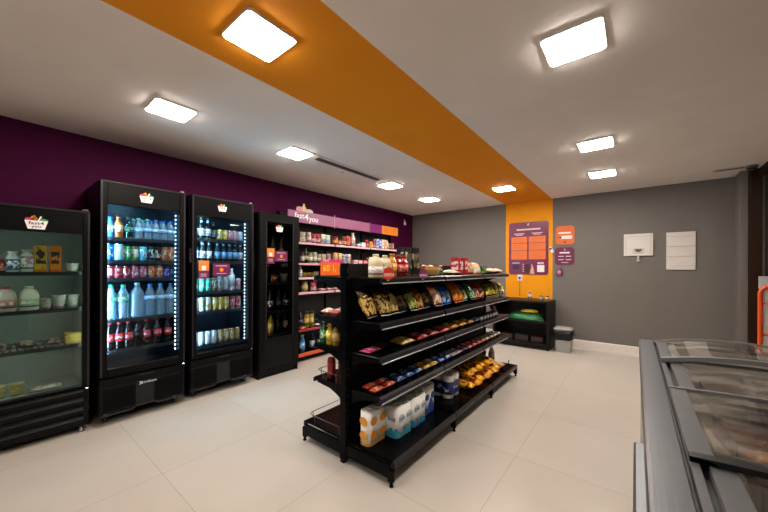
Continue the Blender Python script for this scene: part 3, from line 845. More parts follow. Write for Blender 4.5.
GL = ('2fa878', '1d7a58', 'd8f0e4'); BL = ('8cc0e4', '4a90cc', 'eaf4fa')
row([('water_bottle', big('3fb878', GL), y, 'large water bottle with green label', 'bottle') for y in (.715, .805)] +
    [('water_bottle', P(bottle, .058, .33, 'd4ecf6', None, 'a8d8e0', .5, .6, .3, .66, 'b8dcf0'), .912, 'widest clear water bottle', 'bottle')] +
    [('water_bottle', big('2f88e0', BL), y, 'large water bottle with blue cap', 'bottle') for y in (1.015, 1.103, 1.191)], -3.775, .925, W, G2c)
W = "on the second cooler's bottom shelf"
coke = P(bottle, .034, .245, '1c0c0a', 'd01a2a', 'b01424', .3, .6, .38, .62, txt='Coca-Cola')
row([('cola_bottle', coke, y, 'cola bottle with red label', 'bottle') for y in (.703, .773, .843, .985, 1.075, 1.165)] +
    [('cola_bottle', P(bottle, .031, .235, '140a0a', '2a1416', '1a1214', .34, .56, .38, .6), .912, 'dark cola bottle with black label', 'bottle')], -3.765, .645, W, G2c)

# third cooler
G3c = 'beers and cans in the third cooler'
W = "on the third cooler's top shelf"
bw = P(beer, .031, .235, '22343a', 'dfe6ea'); bb = P(beer, .03, .235, '16303a', '5f9ad0')
row([('beer_bottle', bw, y, 'dark beer bottle with white label', 'bottle') for y in (1.43, 1.495, 1.56)] + [('beer_bottle', P(beer, .028, .2, '10181c', '2a3a44'), 1.625, 'short dark bottle', 'bottle')] +
    [('drink_can', cn(.029, .12, a, b), y, n, 'can') for y, n, a, b in ((1.69, 'left yellow can', 'd8c838', '8a8a28'), (1.752, 'right yellow can', 'd8b838', '7a6a20'), (1.815, 'left pink can', 'd890a8', 'a05070'), (1.876, 'right pink can', 'd8a0b0', '9a5a78'), (1.938, 'pale blue can', 'c8d8ec', '7a9ac8'))], -3.79, 1.725, W, G3c)
W = "on the third cooler's second shelf"
row([('beer_bottle', bw, y, 'dark beer bottle with white label', 'bottle') for y in (1.435, 1.505, 1.575)] + [('beer_bottle', bb, y, 'dark beer bottle with blue label', 'bottle') for y in (1.665, 1.735, 1.805, 1.872)] + [('beer_bottle', P(beer, .03, .235, '2c3c44', 'b8cce0'), 1.94, 'beer bottle with pale label', 'bottle')], -3.79, 1.475, W, G3c)
W = "on the third cooler's third shelf"
row([('drink_can', cn(.031, .15, '3fb8a0', '1f7a70', 'd8f0ea'), y, 'aqua can', 'can') for y in (1.43, 1.5, 1.565)] + [('drink_can', cn(.03, .155, '8a8878', '5a5648'), 1.63, 'grey brown can', 'can'), ('drink_can', cn(.031, .165, '8fa0a8', 'b07a3a'), 1.695, 'silver can with gold foot', 'can'),
     ('drink_can', cn(.031, .165, 'c8d4dc', '7a3a5a'), 1.763, 'silver and plum can', 'can'), ('water_bottle', P(bottle, .034, .26, 'd8e0e8', ('e4eaf0', 'a8b8d0', 'c8d0e0'), 'e8ecf0', .2, .7), 1.835, 'tall white bottle', 'bottle'), ('drink_can', cn(.031, .14, 'd8c8d0', 'b02a48', 'e04a60'), 1.91, 'white and red can', 'can')], -3.79, 1.135, W, G3c)
W = "on the third cooler's fourth shelf"
row([('beer_can', cn(.03, .155, 'd4d8d4', '7a8a9a', 'c8a83a'), 1.43 + .068 * i, 'white can with gold print', 'can') for i in range(3)] + [('beer_can', cn(.03, .15, 'c8a840', '8a2a2a', 'f0e8d0'), 1.64 + .066 * i, 'gold and red can', 'can') for i in range(3)] +
    [('beer_can', cn(.03, .15, 'c04a58', 'd8d0c8', 'f0e8e8'), 1.845 + .07 * i, 'red and white can', 'can') for i in range(2)], -3.79, .915, W, G3c)
W = "on the third cooler's bottom shelf"
row([('beer_can', cn(.03, .155, 'd0dae4', '8aa0b8', 'eef2f6'), 1.428 + .067 * i, 'white and silver can', 'can') for i in range(4)] + [('beer_can', cn(.03, .15, 'c0a060', 'b03038', 'f0e4d0'), 1.7 + .067 * i, 'gold can with red base', 'can') for i in range(4)], -3.79, .535, W, G3c)

# black bottle cabinet
G4c = 'bottles in the black cabinet'
W = "on the black cabinet's top shelf"
row([('spirit_bottle', P(bottle, .036, .3, '2a1a10', ('5a3a1a', '2a1a10', 'c8a860'), '1a1412', .2, .5, .36, .62), y, 'dark spirit bottle', 'bottle') for y in (2.27, 2.42, 2.55)], -3.84, 1.53, W, G4c)
W = "on the black cabinet's second shelf"
row([('cream_bottle', P(bottle, .032, .19, 'd8d0c4', ('c8bca8', '6a5a4a', '8a7a60'), '2a2422', .25, .6), 2.27, 'white bottle with dark cap', 'bottle'),
     ('gift_tin', P(cup, .042, .05, .11, 'c05a1c', '7a3414', '2a1c14'), 2.42, 'orange brown tin', 'tin'), ('white_tin', P(cup, .042, .05, .12, 'd0c8be', '7a7068', 'b8b0a6'), 2.56, 'white tin', 'tin')], -3.80, 1.20, W, G4c)
W = "on the black cabinet's third shelf"
row([('wine_bottle', P(bottle, .037, .28, '0e1210', ('cfc8bc', '5a5a5a', '2a2a2a'), '1a1618', .2, .48, .36, .6), y, 'black wine bottle with white label', 'bottle') for y in (2.36, 2.6)] + [('wine_bottle', P(bottle, .035, .27, '0e0c0c', ('3a3230', '1a1614', '7a6a5a'), '141010', .2, .48, .36, .6), y, 'black wine bottle with dark label', 'bottle') for y in (2.27, 2.49)], -3.81, .83, W, G4c)
W = "on the black cabinet's bottom shelf"
row([('wine_bottle', P(bottle, .034, .27, '5a4a14', ('a8882c', '6a5218', 'e0c878'), '2a2410', .15, .55, .36, .6), 2.255, 'dull gold bottle', 'bottle'), ('wine_bottle', P(bottle, .037, .26, 'b8962a', ('d8b848', '9a7a20', 'f0e0a0'), '2a2410', .15, .6, .36, .62), 2.36, 'bright yellow bottle', 'bottle'),
     ('wine_bottle', P(bottle, .035, .28, '1a1210', ('2a1c1a', '100c0c', '5a4a44'), '141010', .2, .5, .36, .6), 2.48, 'dark wine bottle', 'bottle'), ('wine_bottle', P(bottle, .035, .29, '20140f', ('c0a090', '8a5a50', 'e8d8c8'), '8a2a20', .2, .55, .36, .6), 2.585, 'dark bottle with pinkish label', 'bottle')], -3.80, .52, W, G4c)

# ------------------------------------------------------------------ wall shelving
SB = [2.757, 3.678, 4.599, 5.52]
t = wsh = Thing('wall_shelving', 'long black wall shelving with pink price rails against purple wall', 'shelving', (-4.12, 4.14, 0))
K = BLACKP()
for y in SB:
    t.part('upright', MB().box((-4.262, y - .015, 0), (-4.215, y + .015, 2.27), .003), K)
for i in range(3):
    a, b = SB[i] + .0155, SB[i + 1] - .0155
    t.part('back_panel', MB().box((-4.25, a, .1), (-4.235, b, 2.26)), pm('0f0e11', .6))
    t.part('base_deck', MB().box((-4.234, a, .085), (-3.905, b, .105), .002).box((-3.95, a, .01), (-3.93, b, .0845)), K)
    t.part('price_rail', MB().prism([(-3.903, .08), (-3.885, .078), (-3.885, .125), (-3.903, .13)], 'Y', a, b), pm('cf5a34', .4), label='orange price rail')
    for z, xf in ((1.80, -3.985), (1.48, -3.985), (1.26, -3.985), (1.03, -3.985), (.47, -3.95)):
        s = MB().box((-4.234, a, z - .022), (xf - .003, b, z), .002)
        sh = t.part('shelf', s, K)
        col = 'e0b4c0' if z > 1 else 'a83a4a'
        if z == 1.48 and i == 0: col = 'd8a0b0'
        if z == 1.48 and i > 0: col = 'c8286a'
        t.part('price_rail', MB().prism([(xf - .002, z - .028), (xf + .008, z - .030), (xf + .008, z - .003), (xf - .002, z + .003)], 'Y', a, b), pm(col, .4), sh)
        for yy in (a + .012, b - .012):
            t.part('bracket', MB().prism([(-4.214, z - .0225), (-4.214, z - .09), (-4.15, z - .06), (xf - .02, z - .03), (xf - .02, z - .0225)], 'Y', yy - .002, yy + .002), K, sh)
# header boards
PUR = pm('8f3a72', .35); PK = pm('a86a90', .3)
for i in range(3):
    a, b = SB[i] + .004, SB[i + 1] - .004
    if i < 2:
        hd = t.part('header_board', MB().box((-4.01, a, 2.1), (-3.998, b, 2.272), .003), pm('9c5a80', .3, 0, .03))
        if i == 0:
            tx = MB()
            add_text(tx, 'fast', .125, 'X', -3.9965, 2.965, 2.2, wid=.18); add_text(tx, '4', .15, 'X', -3.9965, 3.095, 2.19, wid=.075); add_text(tx, 'you', .125, 'X', -3.9965, 3.235, 2.175, wid=.18)
            t.part('lettering', tx, pm('f6eef2', .4), hd, recalc=False)
            cut = MB()
            def blob(u, v, ru, rv, mi):
                cut.prism([(u + ru * math.cos(q), v + rv * math.sin(q)) for q in [2 * PI * k / 16 for k in range(16)]], 'X', -4.008 + .002 * mi, -4.004 + .002 * mi, mi)
            blob(2.97, 2.3, .06, .045, 0); blob(3.05, 2.31, .05, .055, 1); blob(3.15, 2.29, .075, .035, 2)
            cut.prism([(3.03, 2.28), (3.06, 2.28), (3.065, 2.395), (3.035, 2.395)], 'X', -4.002, -3.999, 3)
            t.part('produce_cutout', cut, [pm('d88aa0', .4), pm('e09a7a', .4), pm('c8b8b0', .4), pm('e8c878', .4)], hd)
    else:
        m = a + .36
        t.part('header_board', MB().box((-4.01, a, 2.1), (-3.998, m, 2.272), .003), pm('7a1f68', .35))
        hd = t.part('header_board', MB().box((-4.01, m + .001, 2.1), (-3.998, b, 2.272), .003), pm('e08228', .35), label='orange header board')
        l = MB()
        for k in range(3): l.box((-3.998, m + .05, 2.15 + .035 * k), (-3.997, b - .06, 2.158 + .035 * k))
        t.part('text_lines', l, pm('c06a18', .5), hd)
t.part('header_divider', MB().box((-4.0, SB[1] - .004, 2.08), (-3.99, SB[1] + .004, 2.3), .001), pm('d8b8c8', .4))
t.part('header_divider', MB().box((-4.0, SB[2] - .004, 2.08), (-3.99, SB[2] + .004, 2.3), .001), pm('7a5a70', .4))
# price card hanging from rail
t = Thing('price_card', 'large orange and magenta price card on wall shelving rail', 'sign', (-3.95, 3.56, 1.29))
b = t.part('card', MB().box((-3.966, 3.35, 1.285), (-3.962, 3.775, 1.5), .001), pm('e0641c', .4))
hb = t.part('top_band', MB().box((-3.966, 3.35, 1.501), (-3.962, 3.83, 1.552), .001), pm('c81f72', .4))
tx = MB(); add_text(tx, '60', .15, 'X', -3.9605, 3.47, 1.4, wid=.14); add_text(tx, '1,', .15, 'X', -3.9605, 3.64, 1.4, wid=.06)
t.part('numerals', tx, pm('f2c23a', .4), b, recalc=False)
tx = MB(); add_text(tx, 'Oferta', .05, 'X', -3.9605, 3.46, 1.527, wid=.13)
t.part('lettering', tx, pm('f4e8ee', .4), hb, recalc=False)

GW = 'groceries on the wall shelving'
W = "on the wall shelving's top shelf"; Z = 1.80
jr = lambda r, h, b, l, lid: P(jar, r, h, b, l, lid)
row([('grocery_bag', P(bag, .11, .17, .07, 'b8a888', '5a4a3a', 'e4dcc8'), 3.075, 'tan paper pouch', 'bag'),
     ('spice_jar', jr(.036, .17, 'c8a8a8', ('d8c0c0', '8a4a5a', 'f0e4e4'), 'd8ccc8'), 3.19, 'slim pinkish white jar', 'jar'),
     ('grocery_bag', P(bag, .1, .16, .06, '9a3038', '5a1a20', 'e8c8c0'), 3.29, 'dark red pouch', 'bag'), ('grocery_bag', P(bag, .1, .165, .06, 'b04048', '701a24', 'e8d0c8'), 3.385, 'bright red pouch', 'bag'),
     ('grocery_bag', P(bag, .1, .17, .06, 'd0d8c8', '4a8a58', '6a7aa0'), 3.49, 'left white and green pouch', 'bag'), ('grocery_bag', P(bag, .1, .165, .06, 'c8d0c4', '3f7a4a', '8a9ab0'), 3.59, 'right white and green pouch', 'bag'),
     ('sauce_jar', jr(.045, .15, 'b8481c', ('d07a28', '8a2a18', 'e8c888'), 'a03020'), 3.76, 'orange red sauce jar', 'jar'), ('small_jar', jr(.03, .1, 'b89880', ('c8a8a0', '7a4a3a', 'e8d8c8'), '7a4a38'), 3.86, 'small brown jar', 'jar'),
     ('grocery_bag', P(bag, .11, .17, .07, '6a3028', 'c04a28', 'e0b078'), 3.97, 'brown pouch with orange print', 'bag'), ('gift_pouch', P(bag, .1, .19, .06, 'c04030', '7a2018', 'e8b088'), 4.075, 'orange red pouch', 'bag'),
     ('tall_bottle', P(bottle, .042, .25, 'd8ccc4', ('e4dcd4', 'b06a60', 'c89080'), 'e4dcd8', .15, .6, .5, .62), 4.19, 'tall white bottle', 'bottle'),
     ('white_pack', P(flat, .14, .1, .06, 'd8d8e0', '8a8aa8', 'f0f0f4'), 4.33, 'white tissue packet', 'pack'), ('white_pack', P(carton, .1, .08, .09, 'd0d4e0', '6a7aa8', 'f4f4f4'), 4.45, 'small white box', 'box'),
     ('grocery_bag', P(bag, .1, .16, .06, 'a82838', '601420', 'e0a8a0'), 4.58, 'crimson pouch', 'bag'), ('grocery_bag', P(bag, .1, .13, .06, 'e0a828', 'c05a18', 'f0d878'), 4.7, 'yellow orange pouch', 'bag'),
     ('grocery_bag', P(bag, .08, .17, .05, '9a3a68', '5a1a3a', 'e0b8c8'), 4.79, 'plum pouch', 'bag')] +
    [('detergent_box', P(carton, .075, .07, .19, c, d, e), y, n, 'box') for y, n, c, d, e in ((4.87, 'left blue and white box', 'c0d0e8', '3a5ab0', '2f4fa8'), (4.955, 'right deep blue box', '4a6ac0', '2a3a80', 'e0e8f4'), (5.04, 'white box', 'e4e0d8', 'b8a888', 'c8b8a0'), (5.125, 'white and orange box', 'e0c8a8', 'c06a3a', 'd8803a'))] +
    [('cleaner_bottle', P(bottle, .035, .19, 'd8cfc4', ('b86a48', '5a3a30', 'f0e8d8'), '8a5a48', .1, .5), 5.215, 'white bottle with brown label', 'bottle'), ('food_tin', P(can, .038, .14, '8a6a48', '4a3a2a', 'd8c8a8'), 5.31, 'brown tin', 'tin'), ('food_tin', P(can, .036, .14, 'b06a38', '6a8a4a', 'e0d0b0'), 5.4, 'orange and green tin', 'tin')],
    -4.06, Z, W, GW)
W = "on the wall shelving's second shelf"; Z = 1.48
row([('condiment_jar', jr(.036, .17, '5a4a40', ('c8c0b0', '4a3a30', '2a2a2a'), '2a2422'), 3.06, 'dark jar with white label', 'jar'), ('condiment_bottle', P(bottle, .03, .24, '2a2a1c', ('8a8a5a', '3a4a2a', 'd0c8a0'), '8a9a48', .2, .5), 3.14, 'dark green sauce bottle', 'bottle'),
     ('condiment_jar', jr(.036, .17, 'a8a088', ('d8d0b8', '5a6a3a', '7a7a60'), '6a8a3a'), 3.22, 'left pale jar', 'jar'), ('condiment_jar', jr(.038, .18, 'b0a494', ('d8d0c0', '6a5a48', '8a7a68'), 'c8c0b0'), 3.31, 'middle pale jar', 'jar'), ('condiment_jar', jr(.035, .15, 'a09a7a', ('c8c8b0', '5a6a4a', '7a7a60'), 'b8b8a0'), 3.4, 'right pale jar', 'jar'),
     ('grocery_bag', P(bag, .1, .16, .06, 'b8a8a0', '8a6a60', 'e8e0d8'), 3.5, 'grey pouch', 'bag'), ('grocery_bag', P(bag, .1, .17, .06, '9a7a78', '6a3a3a', 'e0d0cc'), 3.61, 'mauve pouch', 'bag'),
     ('milk_powder_tin', P(can, .046, .19, 'd8a468', 'b06a30', 'f0dcc0'), 3.75, 'left orange canister', 'tin'), ('milk_powder_tin', P(can, .046, .19, 'e0b070', 'c07a38', 'f4e4cc'), 3.86, 'right orange canister', 'tin'),
     ('milk_powder_tin', P(can, .044, .18, 'd0d8e4', '3a5aa8', '4a6ab8'), 3.97, 'blue and white canister', 'tin'), ('milk_powder_tin', P(can, .044, .18, 'd8d0d0', 'a83a48', 'b84a58'), 4.08, 'red and white canister', 'tin')] +
    [('snack_box', P(carton, .11, .1, .075, c, d, e), y, n, 'box') for y, n, c, d, e in ((4.22, 'low white box', 'd8d0d0', 'a04858', 'c06a78'), (4.35, 'low pink box', 'c88a98', '8a2a48', 'f0e0e4'), (4.48, 'low red box', 'b83a48', '7a1a28', 'e8d0d0'))] +
    [('grocery_bag', P(bag, .1, .14, .06, '5a3a3a', '3a2a2a', 'c0a8a0'), 4.62, 'dark brown pouch', 'bag')], -4.06, Z, W, GW)
W = "on the wall shelving's third shelf"; Z = 1.26
row([('tall_bottle', P(bottle, .03, .17, 'd0ccc4', ('c8c0b8', '7a7a7a', 'e4e0d8'), 'd8d4cc'), 3.03, 'white bottle', 'bottle')] + [('yellow_cup', P(cup, .03, .036, .07, 'd8a828', 'a03a20', 'e0b840'), 3.11 + .08 * i, 'yellow cup', 'cup') for i in range(3)] + [('white_cup', P(cup, .03, .036, .085, 'd8d0cc', 'b06a60', 'e0dcd4'), 3.345, 'white cup', 'cup')], -4.06, Z, W, GW)
W = "on the wall shelving's fourth shelf"; Z = 1.03
row([('pickle_jar', jr(.05, .17, '9a8a48', ('b0a060', '6a7a3a', 'd8cc98'), '6a5a3a'), 3.1, 'yellowish pickle jar', 'jar'), ('grocery_bag', P(bag, .12, .15, .06, 'c04a58', '7a2a3a', 'e8e0e0'), 3.28, 'red and white pouch', 'bag')] +
    [('snack_pack', P(flat, .15, .12, .04, c, d, 'e0d0c8'), y, n, 'pack') for y, n, c, d in ((3.44, 'flat pink pack', 'b05a70', '7a2a40'), (3.6, 'flat plum pack', '8a3a50', '5a1a30'), (3.76, 'flat tan pack', 'c09a78', '8a5a40'))], -4.05, Z, W, GW)
W = "on the wall shelving's fifth shelf"; Z = .47
row([('wine_bottle', P(bottle, .038, .27, '1a1a2a', ('3a3a5a', '1a1a2a', '7a7aa0'), '1a1a24'), 3.035, 'dark bottle', 'bottle'), ('snack_pack', P(flat, .1, .09, .04, 'c04a20', '8a2a14', 'e0a078'), 3.0, 'orange red packet', 'pack', dict(dx=.09)),
     ('olive_jar', jr(.04, .25, 'a8923c', ('b8a048', '7a6a2a', 'c8b870'), '3a342c'), 3.15, 'left tall olive jar', 'jar'), ('olive_jar', jr(.04, .25, 'a08a3a', ('b09a48', '6a5a2a', 'c8b870'), '3a342c'), 3.25, 'right tall olive jar', 'jar'), ('white_pack', P(flat, .1, .08, .03, 'd0ccc4', '8a8a8a', 'e8e4dc'), 3.36, 'white packet', 'pack')], -4.06, Z, W, GW)
W = "on the wall shelving's base"; Z = .105
row([('detergent_bottle', P(bottle, .045, .26, '3f8ad0', ('4a98dc', '2a5aa0', 'e8eef4'), 'e0b838', .1, .6, .5, .64), 3.06, 'blue detergent bottle', 'bottle'), ('detergent_bottle', P(bottle, .04, .26, '1a1a20', ('c8ccd4', '3a4a6a', '5a6a8a'), '1a1a1c', .15, .55, .45, .62), 3.26, 'black detergent bottle with white label', 'bottle'),
     ('detergent_bottle', P(bottle, .045, .26, '1a2024', ('8a98a4', '3a4a5a', 'c8d0d8'), '24282c', .15, .55, .45, .62), 3.42, 'dark grey detergent bottle', 'bottle')], -4.05, Z, W, GW)

# ------------------------------------------------------------------ island shelving
IB = [1.62, 2.52, 3.42, 4.32]
t = isl = Thing('island_shelving', 'black double-sided island shelving loaded with snacks in the middle of floor', 'shelving', (-1.65, 2.97, 0))
K = BLACKP(); RAIL = pm('1a191b', .34, .15, spec=.25)
for i, y in enumerate(IB):
    u = MB().box((-1.68, y - .015, .012), (-1.62, y + .015, 1.437), .003).box((-1.67, y - .02, 0), (-1.63, y + .02, .012), .002)
    for k in range(26): u.box((-1.6205, y - .004, .12 + .05 * k), (-1.6185, y + .004, .145 + .05 * k), 0, 1)
    t.part('upright', u, [K, pm('050505', .8)])
for i in range(3):
    a, b = IB[i] + .0155, IB[i + 1] - .0155
    t.part('back_panel', MB().box((-1.66, a, .14), (-1.64, b, 1.437)), pm('0a0a0b', .55, spec=.25))
    for sd in (1, -1):
        X = lambda d: -1.65 + sd * d
        dep = .452 if sd > 0 else .478
        # base
        bd = MB().box((X(.031), a, .137), (X(dep - .02), b, .155), .002)
        for k in range(3): bd.box((X(dep - .1 + .03 * k), a + .01, .155), (X(dep - .09 + .03 * k), b - .01, .1565))
        base = t.part('base_deck', bd, K)
        t.part('price_rail', MB().prism([(X(dep - .02), .118), (X(dep), .112), (X(dep), .15), (X(dep - .02), .158)], 'Y', a - .008, b + .008), RAIL, base)
        lv = [(zz, .335 if sd > 0 else .352) for zz in (1.335, 1.03, .80, .535)]
        for z, dp in lv:
            s = MB().box((X(.032), a, z - .022), (X(dp - .012), b, z), .002)
            sh = t.part('shelf', s, K)
            t.part('price_rail', MB().prism([(X(dp - .012), z - .03), (X(dp + .008), z - .036), (X(dp + .006), z - .004), (X(dp - .012), z + .008)], 'Y', a - .006, b + .006), RAIL, sh)
            t.part('painted_rail_glint', MB().box((X(dp + .0082), a - .004, z - .038), (X(dp + .011), b + .004, z - .031), .001), pm('c4c4c8', .3, .2), sh)  # pale strip painting the glint along the rail's lower edge
            for yy in (a + .006, b - .006):
                pts = [(X(.031), z - .0225), (X(.031), z - .12)]
                for q in range(7):
                    f_ = q / 6; pts.append((X(.05 + .13 * f_), z - .12 + .07 * (f_ ** .6)))
                pts += [(X(dp - .03), z - .035), (X(dp - .03), z - .0225)]
                t.part('bracket', MB().prism(pts, 'Y', yy - .002, yy + .002), K, sh)
for y in IB:
    for sd in (1, -1):
        X = lambda d: -1.65 + sd * d
        yy = min(max(y, IB[0] + .002), IB[3])
        e = 0 if sd > 0 else .026
        t.part('base_foot', MB().box((X(.031), yy - .012, .05), (X(.418 + e), yy + .012, .136), .003).box((X(.405 + e), yy - .013, .03), (X(.447 + e), yy + .013, .111), .003).lathe([(.014, 0), (.016, .004), (.01, .012), (.01, .05)], 10, (X(.43 + e), yy, 0)), K)
CHR = pm('5c5a5a', .3, .9)
def fence(z, x0, a, b, h):
    m = MB(); r = .003
    for zz in (z + h,):
        m.tube([(-1.70, a + .012, zz), (x0 + .04, a + .012, zz), (x0 + .012, a + .02, zz), (x0, a + .05, zz), (x0, b, zz)], r, 6)
    for yy in (a + .06, (a + b) / 2, b - .02): m.tube([(x0, yy, z), (x0, yy, z + h)], r, 6)
    for xx in (-1.72, x0 + .08): m.tube([(xx, a + .012, z), (xx, a + .012, z + h)], r, 6)
    return m
for z, x0 in ((.535, -1.985), (.155, -2.085)):
    for i in range(3): t.part('wire_fence', fence(z + .002, x0, IB[i] + .01, IB[i + 1] - .01, .06), CHR)

# ---- top shelf
GI = 'groceries on the island shelving'
W = "on the island's top shelf"; Z = 1.335
row([('juice_jug', P(jug, .052, .165, 'd9cba6', ('e4e0dc', '6a6a72', 'a8a8b0'), 'e0d4b8'), 1.695, 'cream coloured jug', 'jug', dict(rz=PI / 2)), ('juice_jug', P(jug, .048, .16, 'd4c8a2', ('dcd8d4', '5a5a62', 'a0a0a8'), 'dccfae'), 1.8, 'cream coloured jug', 'jug', dict(rz=PI / 2)),
     ('iced_tea_bottle', P(bottle, .036, .175, 'c8802a', ('d89a3a', 'a8581c', 'e8c878'), 'c87a24', .2, .6, .5, .64), 1.885, 'amber bottle', 'bottle'),
     ('iced_tea_bottle', P(bottle, .036, .165, '8a1c1c', ('c83a38', '5a1010', 'e89088'), 'a02a20', .2, .6, .5, .64), 1.96, 'dark red bottle', 'bottle'), ('iced_tea_bottle', P(bottle, .036, .165, 'a82420', ('d04a40', '6a1410', 'e8a098'), 'b0382c', .2, .6, .5, .64), 2.035, 'dark red bottle', 'bottle')], -1.42, Z, W, GI)
row([('cereal_box', P(carton, .1, .09, .235, '08080a', '3a2c24', 'd0c4a8', '6a5844'), 2.13, 'black tall box', 'box', dict(dx=-.03, rz=.1)), ('cereal_box', P(carton, .1, .09, .24, '08080a', '4a3a2c', 'd8ccb0', '7a684c'), 2.24, 'black tall box', 'box', dict(dx=-.03))], -1.45, Z, W, GI)
# basket
t = Thing('wicker_basket', "tan wicker basket holding snacks on the island's top shelf", 'basket', (-1.45, 2.46, Z + .001))
b = MB(); n = 24; prof = [(.09, 0), (.1, .02), (.113, .055), (.12, .075)]
b.lathe(prof + [(.112, .075), (.104, .055), (.09, .012), (0, .01)], n, (-1.45, 2.46, Z + .001), sx=.85, sy=1.15)
t.part('bowl', b, pm('c79a58', .7, 0, .35, 60))
r = MB(); ring = [(-1.45 + .116 * .85 * math.cos(q), 2.46 + .116 * 1.15 * math.sin(q), Z + .08 + .002 * math.sin(12 * q)) for q in [2 * PI * i / 36 for i in range(36)]]
r.tube(ring, .006, 6, closed=True); t.part('rim', r, pm('a87a3e', .7, 0, .3, 80))
for dx, dy, c, nm in ((0, -.07, 'b82a30', 'red snack packet'), (.02, 0, 'e0b83a', 'yellow snack packet'), (-.01, .065, 'a8202c', 'dark red snack packet')):
    put('snack_packet', P(flat, .06, .055, .03, c, 'e8d8b0' if c[0] == 'e' else '7a1a20', 'f0e4c0'), (-1.45 + dx, 2.46 + dy, Z + .066), f'{nm} inside the wicker basket', 'pack', 'packets in the wicker basket', rz=.4, roll=.25)
row([('herb_pack', P(bag, .12, .07, .05, '3a6a3a', '1f3a1f', '8aa878'), 2.66, 'green packet', 'bag'), ('flatbread_pack', P(flat, .2, .14, .055, 'd0c4a8', '8a7a5a', 'e8dcc4'), 2.83, 'flat cream pack', 'pack', dict(dx=.02)),
     ('crisp_box', P(carton, .1, .1, .18, 'b01c22', '7a1016', 'c82028', 'd8d0cc'), 2.985, 'red upright box', 'box', dict(dx=.02)), ('crisp_box', P(carton, .1, .1, .185, 'b8181f', '7a1016', 'c82028', 'd8d0cc'), 3.1, 'red upright box', 'box', dict(dx=.02)),
     ('dark_pack', P(bag, .14, .11, .05, '4a2418', '2a1410', '8a4a30'), 2.9, 'dark brown pouch', 'bag', dict(dx=-.13)),
     ('bread_bag', P(bag, .2, .16, .1, 'd08a4a', 'b85a28', 'f0dcc0'), 3.31, 'orange bread bag', 'bag', dict(tilt=-.4, dx=.02)), ('bread_bag', P(bag, .2, .15, .09, 'e0b078', 'c07a40', 'f4ead8'), 3.53, 'pale bread bag', 'bag', dict(tilt=-.4, dx=.02)),
     ('herb_pack', P(bag, .13, .09, .05, '3f7a3a', '1f4a1f', '98b080'), 3.76, 'dark green packet', 'bag'), ('biscuit_tray', P(flat, .2, .15, .07, 'd4bfa0', 'a8583a', 'f0e4d0'), 3.95, 'cream tray', 'tray'), ('biscuit_tray', P(flat, .2, .15, .07, 'd8c4a8', '8a6a4a', 'f0e4d0'), 4.17, 'cream tray', 'tray')], -1.44, Z, W, GI)
def wobbler(name, label, y, z, w, h, col, txt, tcol, Xp):
    t = Thing(name, label, 'sign', (Xp, y, z))
    pts = [(y + w / 2 * math.cos(q) * (1 + .05 * math.cos(8 * q)), z + h / 2 * math.sin(q) * (1 + .05 * math.cos(8 * q))) for q in [2 * PI * i / 40 for i in range(40)]]
    d = t.part('disc', MB().prism(pts, 'X', Xp, Xp + .002), pm(col, .4))
    tx = MB(); add_text(tx, txt, h * .34, 'X', Xp + .0028, y, z - h * .12, wid=w * .92)
    t.part('lettering', tx, pm(tcol, .4), d, recalc=False)
    t.part('clip', MB().box((Xp - .006, y - .01, z - h * .52 - .004), (Xp - .0005, y + .01, z - h * .3), .001), pm('c8c8c8', .3))
wobbler('shelf_talker', 'red offer disc with white letters on near end of island top shelf', 1.685, 1.368, .125, .088, 'd0381c', 'OFERTA', 'f6f0ea', -1.298)
wobbler('shelf_talker', "purple disc sign with pale letters on island's top rail", 2.13, 1.36, .12, .08, '7a1f58', 'NOVIDADE', 'f0dce8', -1.298)

# ---- second shelf: crisp bags leaning back
W = "on the island's second shelf"; Z = 1.03
def cb(w, h, t, a, b, l, lo=.1, hi=.5): return P(bag, w, h, t, a, b, l, None, lo, hi)
tan = cb(.115, .215, .1, '3a280f', '14100c', 'd8b058', .05, .75); tan2 = cb(.115, .22, .1, '5a4018', '14100c', 'e0bc6c', .05, .7)
drk = cb(.12, .22, .085, '1a1614', '0c0a0a', '8a6a3a', .2, .6); grn = cb(.11, .21, .085, '3a5a28', '141c10', 'b8c060', .05, .7)
org = cb(.115, .205, .09, '8a3a18', '2a120c', 'e8b05a', .05, .6); orw = cb(.13, .21, .11, 'c87a40', '3a1a0e', 'f0dcc4', .05, .7)
blu = cb(.1, .21, .08, '1f58c0', '10204a', 'a8c8e8', .05, .6); lor = cb(.11, .23, .09, 'dc6a1c', 'a8420f', 'f0983a', .05, .6)
yel = cb(.1, .2, .075, '3a7ab0', '1a2a4a', 'f0e048', .05, .6); gr2 = cb(.11, .2, .08, '1f5a30', '10241a', 'a8d0a8', .05, .6)
red = cb(.125, .19, .1, 'c0303a', '6a1418', 'e8c09a', .05, .6); olv = cb(.13, .215, .1, '5a4f18', '241f0a', 'd8c83a', .05, .5)
def bagrow(lst, X, Z, where, dx0=0):
    row([(nm, pr, y, ds, 'crisp bag', dict(tilt=-tl, dx=dx, roll=rl, dz=.05 * math.sin(tl) + .002)) for nm, pr, y, ds, tl, dx, rl in lst], X, Z, where, 'crisp bags on the island shelving')
spec = []
y = 1.685
